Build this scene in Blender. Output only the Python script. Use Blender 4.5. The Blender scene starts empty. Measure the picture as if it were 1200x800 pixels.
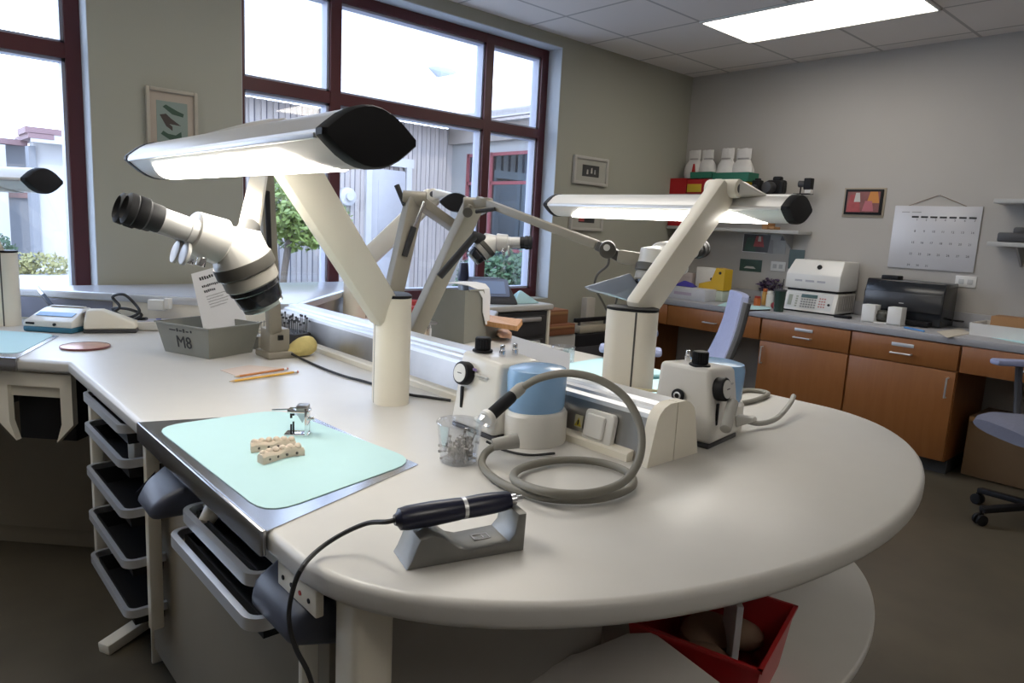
import bpy, bmesh, math, random
from mathutils import Vector as V, Matrix
random.seed(7)
PI = math.pi
C = bpy.context.scene.collection
SC = bpy.context.scene

# ------------------------------------------------------------------ camera
F, CX, CY, EYE = 823.71, 600.0, 400.0, V((0, 0, 1.37))
YAW, PIT, ROL = math.radians(42.3376), math.radians(9.2309), math.radians(2.9964)
_f = V((math.sin(YAW)*math.cos(PIT), math.cos(YAW)*math.cos(PIT), -math.sin(PIT)))
_r = V((math.cos(YAW), -math.sin(YAW), 0)); _u = _r.cross(_f)
RT = math.cos(ROL)*_r + math.sin(ROL)*_u
UP = -math.sin(ROL)*_r + math.cos(ROL)*_u
cd = bpy.data.cameras.new('camera'); cam = bpy.data.objects.new('camera', cd); C.objects.link(cam)
cd.sensor_width = 36; cd.lens = 36*F/1200; cd.clip_start = .02; cd.clip_end = 300
cam.matrix_world = Matrix(((RT.x, UP.x, -_f.x, EYE.x), (RT.y, UP.y, -_f.y, EYE.y), (RT.z, UP.z, -_f.z, EYE.z), (0, 0, 0, 1)))
SC.camera = cam
def ray(px, py): return RT*((px-CX)/F) - UP*((py-CY)/F) + _f
def at_d(px, py, d): return EYE + ray(px, py)*d          # survey helpers: a sight line met with a known depth / height / wall
def at_z(px, py, z): r = ray(px, py); return EYE + r*((z-EYE.z)/r.z)
def at_x(px, py, x): r = ray(px, py); return EYE + r*(x/r.x)
def at_y(px, py, y): r = ray(px, py); return EYE + r*(y/r.y)

# ------------------------------------------------------------------ materials
MATS = {}
def mat(name, col, rough=.5, metal=0, var=.06, scale=8, bump=0, bscale=200, spec=.5, trans=0, emit=0, ecol=None, coat=0, alpha=1):
    if name in MATS: return MATS[name]
    m = bpy.data.materials.new(name); m.use_nodes = True; nt = m.node_tree; b = nt.nodes['Principled BSDF']
    tc = nt.nodes.new('ShaderNodeTexCoord'); nz = nt.nodes.new('ShaderNodeTexNoise'); nz.inputs['Scale'].default_value = scale
    nz.inputs['Detail'].default_value = 4
    nt.links.new(tc.outputs['Object'], nz.inputs['Vector'])
    mx = nt.nodes.new('ShaderNodeMix'); mx.data_type = 'RGBA'
    c = V(col)
    mx.inputs['A'].default_value = (*(c*(1-var)), 1); mx.inputs['B'].default_value = (*[min(1, x*(1+var)) for x in c], 1)
    nt.links.new(nz.outputs['Fac'], mx.inputs['Factor']); nt.links.new(mx.outputs['Result'], b.inputs['Base Color'])
    b.inputs['Roughness'].default_value = rough; b.inputs['Metallic'].default_value = metal
    b.inputs['Specular IOR Level'].default_value = spec; b.inputs['Coat Weight'].default_value = coat
    if trans: b.inputs['Transmission Weight'].default_value = trans
    if alpha < 1: b.inputs['Alpha'].default_value = alpha
    if emit:
        b.inputs['Emission Color'].default_value = (*(ecol or col), 1); b.inputs['Emission Strength'].default_value = emit
    if bump:
        n2 = nt.nodes.new('ShaderNodeTexNoise'); n2.inputs['Scale'].default_value = bscale
        nt.links.new(tc.outputs['Object'], n2.inputs['Vector'])
        bp = nt.nodes.new('ShaderNodeBump'); bp.inputs['Strength'].default_value = bump; bp.inputs['Distance'].default_value = .002
        nt.links.new(n2.outputs['Fac'], bp.inputs['Height']); nt.links.new(bp.outputs['Normal'], b.inputs['Normal'])
    MATS[name] = m; return m
def wood(name, c1, c2, rot=(0, 0, 0), rough=.42, sc=3):
    m = bpy.data.materials.new(name); m.use_nodes = True; nt = m.node_tree; b = nt.nodes['Principled BSDF']
    tc = nt.nodes.new('ShaderNodeTexCoord'); mp = nt.nodes.new('ShaderNodeMapping'); mp.inputs['Scale'].default_value = (sc*3, sc*3, sc*.35)
    mp.inputs['Rotation'].default_value = rot
    nz = nt.nodes.new('ShaderNodeTexNoise'); nz.inputs['Scale'].default_value = 3; nz.inputs['Detail'].default_value = 8; nz.inputs['Distortion'].default_value = 1.2
    cr = nt.nodes.new('ShaderNodeValToRGB'); cr.color_ramp.elements[0].position = .3; cr.color_ramp.elements[1].position = .75
    cr.color_ramp.elements[0].color = (*c1, 1); cr.color_ramp.elements[1].color = (*c2, 1)
    for a, q in ((tc.outputs['Object'], mp.inputs['Vector']), (mp.outputs['Vector'], nz.inputs['Vector']), (nz.outputs['Fac'], cr.inputs['Fac']), (cr.outputs['Color'], b.inputs['Base Color'])): nt.links.new(a, q)
    b.inputs['Roughness'].default_value = rough; return m
def pane_glass(name, tint=(1, 1, 1), refl=.08):
    m = bpy.data.materials.new(name); m.use_nodes = True; nt = m.node_tree; nt.nodes.clear()
    o = nt.nodes.new('ShaderNodeOutputMaterial'); t = nt.nodes.new('ShaderNodeBsdfTransparent'); t.inputs['Color'].default_value = (*tint, 1)
    g = nt.nodes.new('ShaderNodeBsdfGlossy'); g.inputs['Roughness'].default_value = .02; g.inputs['Color'].default_value = (1, 1, 1, 1)
    lw = nt.nodes.new('ShaderNodeLayerWeight'); lw.inputs['Blend'].default_value = .15
    ml = nt.nodes.new('ShaderNodeMath'); ml.operation = 'MULTIPLY_ADD'; ml.inputs[1].default_value = .5; ml.inputs[2].default_value = refl*.4
    x = nt.nodes.new('ShaderNodeMixShader')
    nt.links.new(lw.outputs['Facing'], ml.inputs[0]); nt.links.new(ml.outputs[0], x.inputs[0]); nt.links.new(t.outputs[0], x.inputs[1]); nt.links.new(g.outputs[0], x.inputs[2]); nt.links.new(x.outputs[0], o.inputs['Surface'])
    return m

WALLG = mat('sage_wall_paint', (.36, .355, .295), .85, var=.03, scale=2, bump=.15, bscale=300)
WALLR = mat('grey_wall_paint', (.44, .42, .395), .85, var=.03, scale=2, bump=.15, bscale=300)
REVEAL = mat('reveal_daylight_tint', (.5, .53, .56), .8, var=.02)  # brighter and bluer than the wall: daylight put into the colour
FLOORM = mat('floor_vinyl', (.095, .080, .056), .42, var=.3, scale=5, bump=.05)
TOPM = mat('worktop_laminate', (.585, .568, .535), .32, var=.03, scale=14, spec=.5)
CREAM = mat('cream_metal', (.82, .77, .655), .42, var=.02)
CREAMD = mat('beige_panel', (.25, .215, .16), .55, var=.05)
GREYP = mat('grey_panel', (.33, .31, .28), .6, var=.05)
WHITEP = mat('white_plastic', (.72, .71, .68), .32, var=.02)
OFFW = mat('offwhite_enamel', (.72, .70, .655), .28, var=.02, coat=.2)
STEEL = mat('brushed_steel', (.46, .46, .48), .24, 1, var=.08, scale=30)
STEELD = mat('dull_steel', (.42, .41, .40), .33, 1, var=.15, scale=14)
ALU = mat('satin_aluminium', (.72, .73, .75), .42, .8, var=.04)
CHROME = mat('chrome', (.8, .8, .82), .12, 1, var=.03)
SILVER = mat('silver_paint', (.72, .71, .69), .30, .08, var=.03)
BLACK = mat('black_plastic', (.010, .010, .012), .55, var=.2, spec=.25)
BLACKG = mat('black_gloss', (.012, .014, .018), .18, var=.1)
RUB = mat('black_rubber', (.02, .02, .022), .6, var=.15)
DGREY = mat('dark_grey_plastic', (.05, .05, .055), .5, var=.15)
TAUPE = mat('taupe_metal', (.29, .265, .215), .45, .1, var=.05)
DTAUPE = mat('dark_taupe_ring', (.075, .07, .06), .45, var=.06)
BINGREY = mat('bin_grey_plastic', (.235, .235, .205), .55, var=.06, scale=20)
HOLDG = mat('holder_grey_metal', (.20, .195, .18), .38, .5, var=.15, scale=25)
NAVY = mat('navy_plastic', (.012, .014, .035), .3, var=.1)
SCOOP = mat('slate_blue_plastic', (.055, .062, .09), .45, var=.1)
MINT = mat('mint_paper', (.44, .65, .66), .7, var=.02, scale=20)
MINTB = mat('pale_blue_paper', (.47, .70, .74), .7, var=.02, scale=20)
PAPER = mat('white_paper', (.74, .74, .76), .8, var=.02)
PINKC = mat('pinkish_card', (.62, .50, .42), .8, var=.03)
INK = mat('dark_ink', (.03, .03, .035), .7, var=.1)
GINK = mat('grey_ink', (.33, .33, .34), .8, var=.1)
BLUETANK = mat('blue_translucent_tank', (.30, .51, .80), .22, var=.08, scale=5, trans=.12)
HOSE = mat('grey_hose', (.20, .19, .16), .5, var=.06)
HOSEL = mat('light_grey_hose', (.36, .35, .32), .5, var=.05)
LIT = mat('lit_diffuser', (1, .97, .9), .5, emit=18, ecol=(1, .95, .86))
UNLIT = mat('unlit_diffuser', (.75, .75, .73), .35)
PANEL = mat('lit_ceiling_panel', (1, .97, .92), .5, emit=7, ecol=(1, .94, .84))
WINRED = mat('burgundy_frame', (.075, .012, .016), .4, var=.1)
WINLIP = mat('frame_gasket_grey', (.36, .38, .47), .4, var=.05)
GLASS = pane_glass('window_glass')
CUPG = pane_glass('clear_plastic', (.93, .94, .96), .3)
LAV = mat('lavender_mesh_fabric', (.30, .33, .50), .75, var=.08, scale=60, bump=.4, bscale=400)
LAVD = mat('slate_fabric', (.16, .165, .22), .8, var=.1, scale=60, bump=.4, bscale=400)
LEDGE = mat('ledge_laminate', (.50, .53, .60), .22, var=.03)
COUNTER = mat('grey_blue_laminate', (.35, .35, .37), .4, var=.06, scale=60)
CHERRY = wood('cherry_veneer', (.27, .098, .024), (.31, .117, .032), rough=.38)
CARDB = mat('brown_cardboard', (.33, .175, .075), .8, var=.08)
ORWOOD = wood('light_wood', (.5, .25, .1), (.62, .35, .16), sc=8)
TILE = None

# ------------------------------------------------------------------ mesh builder
class MB:
    def __init__(s): s.v = []; s.f = []
    def add(s, vs, fs, M=None):
        n = len(s.v); s.v += [(M @ V(p) if M else V(p)) for p in vs]; s.f += [[n+i for i in q] for q in fs]; return s
    def frombm(s, bm, M=None):
        bm.verts.ensure_lookup_table(); bm.verts.index_update()
        s.add([p.co.copy() for p in bm.verts], [[p.index for p in q.verts] for q in bm.faces], M); bm.free(); return s
    def box(s, c, d, rz=0, bev=0, M=None, seg=2, taper=None):
        bm = bmesh.new(); bmesh.ops.create_cube(bm, size=1)
        for p in bm.verts:
            t = (taper or 1) if p.co.z > 0 else 1
            p.co = V((p.co.x*d[0]*t, p.co.y*d[1]*t, p.co.z*d[2]))
        if bev: bmesh.ops.bevel(bm, geom=bm.edges[:], offset=bev, segments=seg, affect='EDGES', profile=.5)
        X = Matrix.Translation(V(c)) @ Matrix.Rotation(rz, 4, 'Z')
        return s.frombm(bm, (M @ X) if M else X)
    def beam(s, a, b, w, h, up=V((0, 0, 1)), bev=.004, w2=None, ext=0):
        a, b = V(a), V(b); d = (b-a); L = d.length; x = d.normalized(); y = V(up).cross(x)
        if y.length < 1e-4: y = V((0, 1, 0)).cross(x)
        y.normalize(); z = x.cross(y); c = (a+b)/2
        M = Matrix(((x.x, y.x, z.x, c.x), (x.y, y.y, z.y, c.y), (x.z, y.z, z.z, c.z), (0, 0, 0, 1)))
        return s.box((0, 0, 0), (L+2*ext, w, h), bev=bev, M=M)
    def cyl(s, a, b, r, r2=None, n=20, bev=0):
        a, b = V(a), V(b); r2 = r if r2 is None else r2
        if bev:
            L = (b-a).length
            return s.lathe([(0, 0), (r-bev, 0), (r-bev*.3, bev*.3), (r, bev), (r2, L-bev), (r2-bev*.3, L-bev*.3), (r2-bev, L), (0, L)], a, b-a, n)
        d = (b-a).normalized(); u = d.orthogonal().normalized(); w = d.cross(u)
        vs = []
        for p, rr in ((a, r), (b, r2)):
            for k in range(n):
                t = 2*PI*k/n; vs.append(p + u*(rr*math.cos(t)) + w*(rr*math.sin(t)))
        fs = [[k, (k+1) % n, n+(k+1) % n, n+k] for k in range(n)] + [list(range(n-1, -1, -1)), list(range(n, 2*n))]
        return s.add(vs, fs)
    def lathe(s, prof, o=(0, 0, 0), ax=(0, 0, 1), n=24, sx=1, sy=1):
        o = V(o); d = V(ax).normalized()
        u = V((1, 0, 0)) if abs(d.z) > .999 else d.orthogonal().normalized(); w = d.cross(u)
        vs = []; rows = []
        for r, z in prof:
            if r < 1e-6: rows.append([len(vs)]); vs.append(o+d*z)
            else:
                rows.append(list(range(len(vs), len(vs)+n)))
                for k in range(n):
                    t = 2*PI*k/n; vs.append(o + d*z + u*(r*sx*math.cos(t)) + w*(r*sy*math.sin(t)))
        fs = []
        for A, B in zip(rows, rows[1:]):
            if len(A) == 1 and len(B) == 1: continue
            for k in range(n):
                k2 = (k+1) % n
                if len(A) == 1: fs.append([A[0], B[k2], B[k]])
                elif len(B) == 1: fs.append([A[k], A[k2], B[0]])
                else: fs.append([A[k], A[k2], B[k2], B[k]])
        return s.add(vs, fs)
    def tube(s, pts, r, n=8, sub=6, closed=False):
        P = [V(p) for p in pts]
        if len(P) > 2 and sub > 1:
            Q = []
            for i in range(len(P)-1):
                p0 = P[i-1] if i else P[0]*2-P[1]; p1, p2 = P[i], P[i+1]; p3 = P[i+2] if i+2 < len(P) else P[-1]*2-P[-2]
                for k in range(sub):
                    t = k/sub
                    Q.append(.5*((2*p1)+(p2-p0)*t+(2*p0-5*p1+4*p2-p3)*t*t+(3*p1-p0-3*p2+p3)*t**3))
            P = Q+[P[-1]]
        vs = []; u = None
        for i, p in enumerate(P):
            d = (P[min(i+1, len(P)-1)]-P[max(i-1, 0)]).normalized()
            if u is None: u = d.orthogonal().normalized()
            else:
                u = u - d*u.dot(d); u = u.normalized() if u.length > 1e-6 else d.orthogonal().normalized()
            w = d.cross(u)
            rr = r(i/(len(P)-1)) if callable(r) else r
            vs += [p+u*(rr*math.cos(2*PI*k/n))+w*(rr*math.sin(2*PI*k/n)) for k in range(n)]
        m = len(P)
        fs = [[i*n+k, i*n+(k+1) % n, (i+1)*n+(k+1) % n, (i+1)*n+k] for i in range(m-1) for k in range(n)]
        fs += [list(range(n-1, -1, -1)), list(range((m-1)*n, m*n))]
        return s.add(vs, fs)
    def prism(s, poly, z0, z1, bev=0, M=None, seg=3, top_only=False):
        bm = bmesh.new(); vs = [bm.verts.new((x, y, z0)) for x, y in poly]; f = bm.faces.new(vs); bm.normal_update()
        if f.normal.z > 0: f.normal_flip()
        g = bmesh.ops.extrude_face_region(bm, geom=[f]); bmesh.ops.translate(bm, verts=[e for e in g['geom'] if isinstance(e, bmesh.types.BMVert)], vec=(0, 0, z1-z0))
        if bev:
            ed = [e for e in bm.edges if abs(e.verts[0].co.z-e.verts[1].co.z) < 1e-6 and (not top_only or e.verts[0].co.z > (z0+z1)/2)]
            bmesh.ops.bevel(bm, geom=ed, offset=bev, segments=seg, affect='EDGES', profile=.5)
        bmesh.ops.recalc_face_normals(bm, faces=bm.faces[:])
        return s.frombm(bm, M)
    def loft(s, rings, cap=True):
        n = len(rings[0]); vs = [p for r in rings for p in r]
        fs = [[i*n+k, i*n+(k+1) % n, (i+1)*n+(k+1) % n, (i+1)*n+k] for i in range(len(rings)-1) for k in range(n)]
        if cap: fs += [list(range(n-1, -1, -1)), list(range((len(rings)-1)*n, len(rings)*n))]
        return s.add(vs, fs)
    def ball(s, c, r, n=14):
        r = (r, r, r) if not hasattr(r, '__len__') else r
        bm = bmesh.new(); bmesh.ops.create_uvsphere(bm, u_segments=n, v_segments=max(6, n//2), radius=1)
        return s.frombm(bm, Matrix.Translation(V(c)) @ Matrix.Diagonal((*r, 1)))
    def hull(s, pts, bev=0):
        bm = bmesh.new()
        for p in pts: bm.verts.new(p)
        r = bmesh.ops.convex_hull(bm, input=bm.verts[:])
        bmesh.ops.delete(bm, geom=list({g for g in r['geom_interior'] if isinstance(g, bmesh.types.BMVert)}), context='VERTS')
        bmesh.ops.dissolve_limit(bm, angle_limit=.02, verts=bm.verts[:], edges=bm.edges[:])
        if bev: bmesh.ops.bevel(bm, geom=[e for e in bm.edges if len(e.link_faces) == 2 and e.calc_face_angle() > .5], offset=bev, segments=3, affect='EDGES', profile=.5)
        return s.frombm(bm)
    def tray(s, c, d, wall=.004, rz=0, flare=1.0, M=None, rim=0):
        # open-topped box, base centre c, size d at top
        X = Matrix.Translation(V(c)) @ Matrix.Rotation(rz, 4, 'Z'); X = M @ X if M else X
        h = d[2]; vs = []
        for (k, z, ins) in ((1/flare, 0, 0), (1, h, 0), (1, h, wall), (1/flare, wall, wall)):
            for sx, sy in ((-1, -1), (1, -1), (1, 1), (-1, 1)): vs.append((sx*(d[0]/2*k-ins), sy*(d[1]/2*k-ins), z))
        fs = [[3, 2, 1, 0]]
        for a in range(3):
            for k in range(4): fs.append([a*4+k, a*4+(k+1) % 4, a*4+4+(k+1) % 4, a*4+4+k])
        fs.append([12, 13, 14, 15]); s.add(vs, fs, X)
        if rim:
            for k in range(4):
                a, b = vs[4+k], vs[4+(k+1) % 4]
                s.box(((a[0]+b[0])/2, (a[1]+b[1])/2, h), (abs(a[0]-b[0])+rim*2, abs(a[1]-b[1])+rim*2, rim*1.4), M=X)
        return s

MW = {}
def link(name, mb, m, parent=None, local=False, smooth=34):
    me = bpy.data.meshes.new(name)
    vs = mb.v
    if parent is not None and not local:
        I = MW[parent.name].inverted(); vs = [I @ p for p in vs]
    me.from_pydata([tuple(p) for p in vs], [], mb.f); me.update()
    if smooth:
        me.shade_smooth(); me.set_sharp_from_angle(angle=math.radians(smooth))
    me.materials.append(m)
    o = bpy.data.objects.new(name, me); C.objects.link(o)
    if parent is not None: o.parent = parent; MW[o.name] = MW[parent.name]
    else: MW[o.name] = Matrix.Identity(4)
    return o
def tag(o, label, cat, group=None):
    o['label'] = label; o['category'] = cat
    if group: o['group'] = group
    return o
def thing(name, label, cat, loc=(0, 0, 0), rz=0, group=None):
    o = bpy.data.objects.new(name, None); C.objects.link(o); o.empty_display_size = .05
    o.location = loc; o.rotation_euler = (0, 0, rz); MW[o.name] = Matrix.Translation(V(loc)) @ Matrix.Rotation(rz, 4, 'Z')
    return tag(o, label, cat, group)
def part(name, mb, m, parent, local=False, label=None, smooth=34):
    o = link(name, mb, m, parent, local, smooth)
    if label: o['label'] = label
    return o
def solo(name, mb, m, label, cat, group=None, smooth=34):
    xs = [p.x for p in mb.v]; ys = [p.y for p in mb.v]; zs = [p.z for p in mb.v]
    o0 = V(((min(xs)+max(xs))/2, (min(ys)+max(ys))/2, min(zs))); mb.v = [p-o0 for p in mb.v]
    o = link(name, mb, m, None, smooth=smooth); o.location = o0; MW[o.name] = Matrix.Translation(o0)
    return tag(o, label, cat, group)
def struct(name, mb, m, parent=None, smooth=34):
    o = link(name, mb, m, parent, smooth=smooth)
    if parent is None: o['kind'] = 'structure'
    return o
def text(name, body, size, M, m, parent, ext=.0004, align="CENTER"):
    cu = bpy.data.curves.new(name, "FONT"); cu.body = body; cu.size = size; cu.extrude = ext; cu.align_x = align; cu.align_y = "CENTER"; cu.resolution_u = 2
    o = bpy.data.objects.new(name, cu); me = o.to_mesh()
    mb = MB().add([M @ p.co for p in me.vertices], [list(q.vertices) for q in me.polygons]); o.to_mesh_clear(); bpy.data.objects.remove(o); bpy.data.curves.remove(cu)
    return part(name, mb, m, parent, smooth=0)
def _unused(name, body, size, M, m, parent, ext=.0004, align="CENTER"):
    cu = bpy.data.curves.new(name, 'FONT'); cu.body = body; cu.size = size; cu.extrude = ext; cu.align_x = align; cu.align_y = 'CENTER'; cu.resolution_u = 2
    cu.materials.append(m)
    o = bpy.data.objects.new(name, cu); C.objects.link(o); o.parent = parent
    o.matrix_local = MW[parent.name].inverted() @ M; MW[o.name] = MW[parent.name]
    return o
def frame(o, x, y):
    x = V(x).normalized(); y = V(y); y = (y-x*y.dot(x)).normalized(); z = x.cross(y)
    return Matrix(((x.x, y.x, z.x, o[0]), (x.y, y.y, z.y, o[1]), (x.z, y.z, z.z, o[2]), (0, 0, 0, 1)))
def rrect(w, h, r, n=5, cx=0, cy=0):
    out = []
    for sx, sy, a in ((1, 1, 0), (-1, 1, 90), (-1, -1, 180), (1, -1, 270)):
        for k in range(n+1):
            t = math.radians(a+90*k/n); out.append((cx+sx*(w/2-r)+r*math.cos(t), cy+sy*(h/2-r)+r*math.sin(t)))
    return out
def copy_tree(o, parent=None):
    c = o.copy(); C.objects.link(c)
    if parent: c.parent = parent
    for ch in list(o.children): copy_tree(ch, c)
    return c

# ------------------------------------------------------------------ the room
XW, YW, ZC = 5.42, 3.78, 2.74
XL, YF = -2.6, -2.6
struct('floor', MB().box(((XW+XL)/2, (YW+YF)/2, -.05), (XW-XL+.4, YW-YF+.4, .1)), FLOORM)
def ceiling_mat():
    m = bpy.data.materials.new('acoustic_ceiling_tile'); m.use_nodes = True; nt = m.node_tree; b = nt.nodes['Principled BSDF']
    tc = nt.nodes.new('ShaderNodeTexCoord'); mp = nt.nodes.new('ShaderNodeMapping'); mp.inputs['Location'].default_value = (-4.06, -1.60, 0)
    br = nt.nodes.new('ShaderNodeTexBrick'); br.offset = 0; br.inputs['Scale'].default_value = 1
    br.inputs['Brick Width'].default_value = .61; br.inputs['Row Height'].default_value = .61; br.inputs['Mortar Size'].default_value = .011; br.inputs['Mortar Smooth'].default_value = .2
    br.inputs['Color1'].default_value = (.76, .71, .68, 1); br.inputs['Color2'].default_value = (.74, .69, .66, 1); br.inputs['Mortar'].default_value = (.45, .42, .40, 1)
    nz = nt.nodes.new('ShaderNodeTexNoise'); nz.inputs['Scale'].default_value = 120
    bp = nt.nodes.new('ShaderNodeBump'); bp.inputs['Strength'].default_value = .3; bp.inputs['Distance'].default_value = .004
    for a, q in ((tc.outputs['Object'], mp.inputs['Vector']), (mp.outputs['Vector'], br.inputs['Vector']), (br.outputs['Color'], b.inputs['Base Color']), (tc.outputs['Object'], nz.inputs['Vector']), (nz.outputs['Fac'], bp.inputs['Height']), (bp.outputs['Normal'], b.inputs['Normal'])): nt.links.new(a, q)
    b.inputs['Roughness'].default_value = .9; return m
struct('ceiling', MB().box(((XW+XL)/2, (YW+YF)/2, ZC+.05), (XW-XL+.4, YW-YF+.4, .1)), ceiling_mat())
W1 = (-1.75, .775); W2 = (1.466, 3.79); ZS, ZT2 = .85, 2.665
mb = MB()
def wseg(x0, x1, z0, z1): mb.box(((x0+x1)/2, YW+.12, (z0+z1)/2), (x1-x0, .24, z1-z0))
wseg(XL-.2, XW+.2, 0, ZS); wseg(XL-.2, XW+.2, ZT2, ZC)
for a, b in ((XL-.2, W1[0]), (W1[1], W2[0]), (W2[1], XW+.2)): wseg(a, b, ZS, ZT2)
struct('wall_window', mb, WALLG)
struct('wall_right', MB().box((XW+.06, (YW+YF)/2, ZC/2), (.12, YW-YF, ZC)), WALLR)
struct('wall_left', MB().box((XL-.06, (YW+YF)/2, ZC/2), (.12, YW-YF, ZC)), WALLR)
struct('wall_front', MB().box(((XW+XL)/2, YF-.06, ZC/2), (XW-XL, .12, ZC)), WALLR)
mb = MB()
for w in (W1, W2):      # reveal liners in the deep openings, daylight put into their pale blue colour
    for x in w: mb.box((x, YW+.075, (ZS+ZT2)/2), (.006, .149, ZT2-ZS-.004))
    mb.box(((w[0]+w[1])/2, YW+.075, ZT2-.003), (w[1]-w[0], .149, .006))
struct('trim_1', mb, REVEAL)
def window(n, x0, x1, muls, ztr):
    y, d, w = 3.965, .1, .066
    f = MB()
    f.box(((x0+x1)/2, y, ZT2-w/2), (x1-x0, d, w)); f.box(((x0+x1)/2, y, ZS+w/2), (x1-x0, d, w))
    for x in (x0+w/2, x1-w/2, *muls): f.box((x, y, (ZS+ZT2)/2), (w, d+.002, ZT2-ZS))
    f.box(((x0+x1)/2, y, ztr), (x1-x0, d-.002, w))
    o = struct('window_%d' % n, f, WINRED)
    xs = [x0+w]+[q for m in muls for q in (m-w/2, m+w/2)]+[x1-w]
    for i in range(0, len(xs), 2):
        for z0, z1 in ((ZS+w, ztr-w/2), (ztr+w/2, ZT2-w)):
            a, b = xs[i], xs[i+1]
            struct('pane', MB().box(((a+b)/2, y+.02, (z0+z1)/2), (b-a, .006, z1-z0)), GLASS, o)
            g = MB(); k = .014
            for x in (a+k/2, b-k/2): g.box((x, y+.005, (z0+z1)/2), (k, .07, z1-z0))
            for z in (z0+k/2, z1-k/2): g.box(((a+b)/2, y+.005, z), (b-a, .07, k))
            struct('glazing_bead', g, WINLIP, o)
window(1, W1[0], W1[1], (-.45,), 2.06)
window(2, W2[0], W2[1], (2.068, 3.228), 2.06)

# ceiling light panels
def ceil_light(x, y, label):
    t = thing('ceiling_light', label, 'ceiling light', (x, y, ZC-.012), group=None)
    fr = MB()
    for sx in (-1, 1): fr.box((x+sx*.3, y, ZC-.007), (.014, 1.222, .012))
    for sy in (-1, 1): fr.box((x, y+sy*.604, ZC-.007), (.61, .014, .012))
    part('frame', fr, WHITEP, t)
    part('diffuser', MB().box((x, y, ZC-.005), (.588, 1.196, .008)), PANEL, t, label='glowing white diffuser')
ceil_light(4.365, 2.21, 'glowing white ceiling light panel over the grey wall counter')
ceil_light(1.925, 2.21, 'added ceiling fill light above the bench spine and the window ledge, above the frame')  # unseen panel, added as fill for the wall between the windows
ceil_light(.705, -1.30, 'added ceiling fill light over the floor behind the camera')  # unseen panel, added to light the bench edge from the front
ceil_light(-.515, 2.21, 'added ceiling fill light before the first window, above the frame')  # unseen panel, added to brighten the window wall
ceil_light(4.365, -.84, 'added ceiling fill light near the office chairs, above the frame')  # unseen panel, added as general room fill

# ------------------------------------------------------------------ outdoors
SIDING = None
def siding_mat():
    m = bpy.data.materials.new('board_and_batten_siding'); m.use_nodes = True; nt = m.node_tree; b = nt.nodes['Principled BSDF']
    nz = nt.nodes.new('ShaderNodeTexNoise'); nz.inputs['Scale'].default_value = 3
    cr = nt.nodes.new('ShaderNodeValToRGB'); cr.color_ramp.elements[0].color = (.36, .33, .325, 1); cr.color_ramp.elements[1].color = (.40, .37, .365, 1)
    nt.links.new(nz.outputs['Fac'], cr.inputs['Fac']); nt.links.new(cr.outputs['Color'], b.inputs['Base Color']); b.inputs['Roughness'].default_value = .8; return m
SIDING = siding_mat()
def shingle_mat():
    m = bpy.data.materials.new('roof_shingles'); m.use_nodes = True; nt = m.node_tree; b = nt.nodes['Principled BSDF']
    tc = nt.nodes.new('ShaderNodeTexCoord'); br = nt.nodes.new('ShaderNodeTexBrick'); br.inputs['Scale'].default_value = 1
    br.inputs['Brick Width'].default_value = .32; br.inputs['Row Height'].default_value = .14; br.inputs['Mortar Size'].default_value = .008
    br.inputs['Color1'].default_value = (.62, .57, .55, 1); br.inputs['Color2'].default_value = (.52, .48, .47, 1); br.inputs['Mortar'].default_value = (.38, .35, .36, 1)
    nt.links.new(tc.outputs['Object'], br.inputs['Vector']); nt.links.new(br.outputs['Color'], b.inputs['Base Color']); b.inputs['Roughness'].default_value = .9; return m
SHING = shingle_mat()
struct('ground', MB().box((8, 24, -.1), (70, 40, .1)), mat('pale_concrete', (.42, .41, .40), .9, var=.06, scale=.6))
hb = thing('neighbouring_building', 'pale board and batten building with white door and shingled roof outside the window', 'building', (6.2, 10, -.05))
b = MB().box((5.6, 10.1, 1.45), (7.6, .2, 3.0))
x = 1.9
g_ = MB()
while x < 7.35: b.box((x, 9.985, 1.45), (.06, .03, 3.0)); g_.box((x+.042, 9.994, 1.45), (.024, .014, 3.0)); x += .175
part('siding_wall', b, SIDING, hb)
part('batten_shade', g_, mat('siding_shadow_gap', (.085, .085, .11), .8), hb)  # dark strips beside the battens paint the shade of the gaps
b = MB().box((8.6, 8.2, 1.45), (2.2, 3.8, 3.0)); y = 6.4
b.box((7.49, 8.2, 2.86), (.04, 3.8, .3))
part('wing_wall', b, mat('white_stucco', (.30, .30, .30), .85, var=.03), hb)
part('wood_soffit_band', MB().box((7.43, 8.1, 2.83), (.06, 4.2, .26)), mat('weathered_board', (.26, .23, .21), .8, var=.2, scale=3), hb)
part('fascia', MB().box((4.9, 9.6, 3.02), (6.4, .06, .22)).box((7.2, 7.95, 3.06), (.1, 4.3, .12)), mat('pale_fascia', (.45, .42, .41), .6), hb)
r = MB().add([(1.6, 9.5, 3.1), (9.5, 9.5, 3.1), (11.5, 14.5, 6.2), (1.6, 14.5, 6.2), (1.6, 9.5, 3.02), (9.5, 9.5, 3.02), (11.5, 14.5, 6.1), (1.6, 14.5, 6.1)], [[0, 1, 2, 3], [7, 6, 5, 4], [0, 4, 5, 1], [1, 5, 6, 2], [2, 6, 7, 3], [3, 7, 4, 0]])
r.add([(7.15, 5.8, 3.1), (7.15, 10.2, 3.1), (11.3, 13.5, 6.3), (11.3, 5.8, 6.0), (7.15, 5.8, 3.02), (7.15, 10.2, 3.02), (11.3, 13.5, 6.2), (11.3, 5.8, 5.9)], [[3, 2, 1, 0], [4, 5, 6, 7], [0, 1, 5, 4], [1, 2, 6, 5], [2, 3, 7, 6], [3, 0, 4, 7]])
part('roof', r, SHING, hb)
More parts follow.
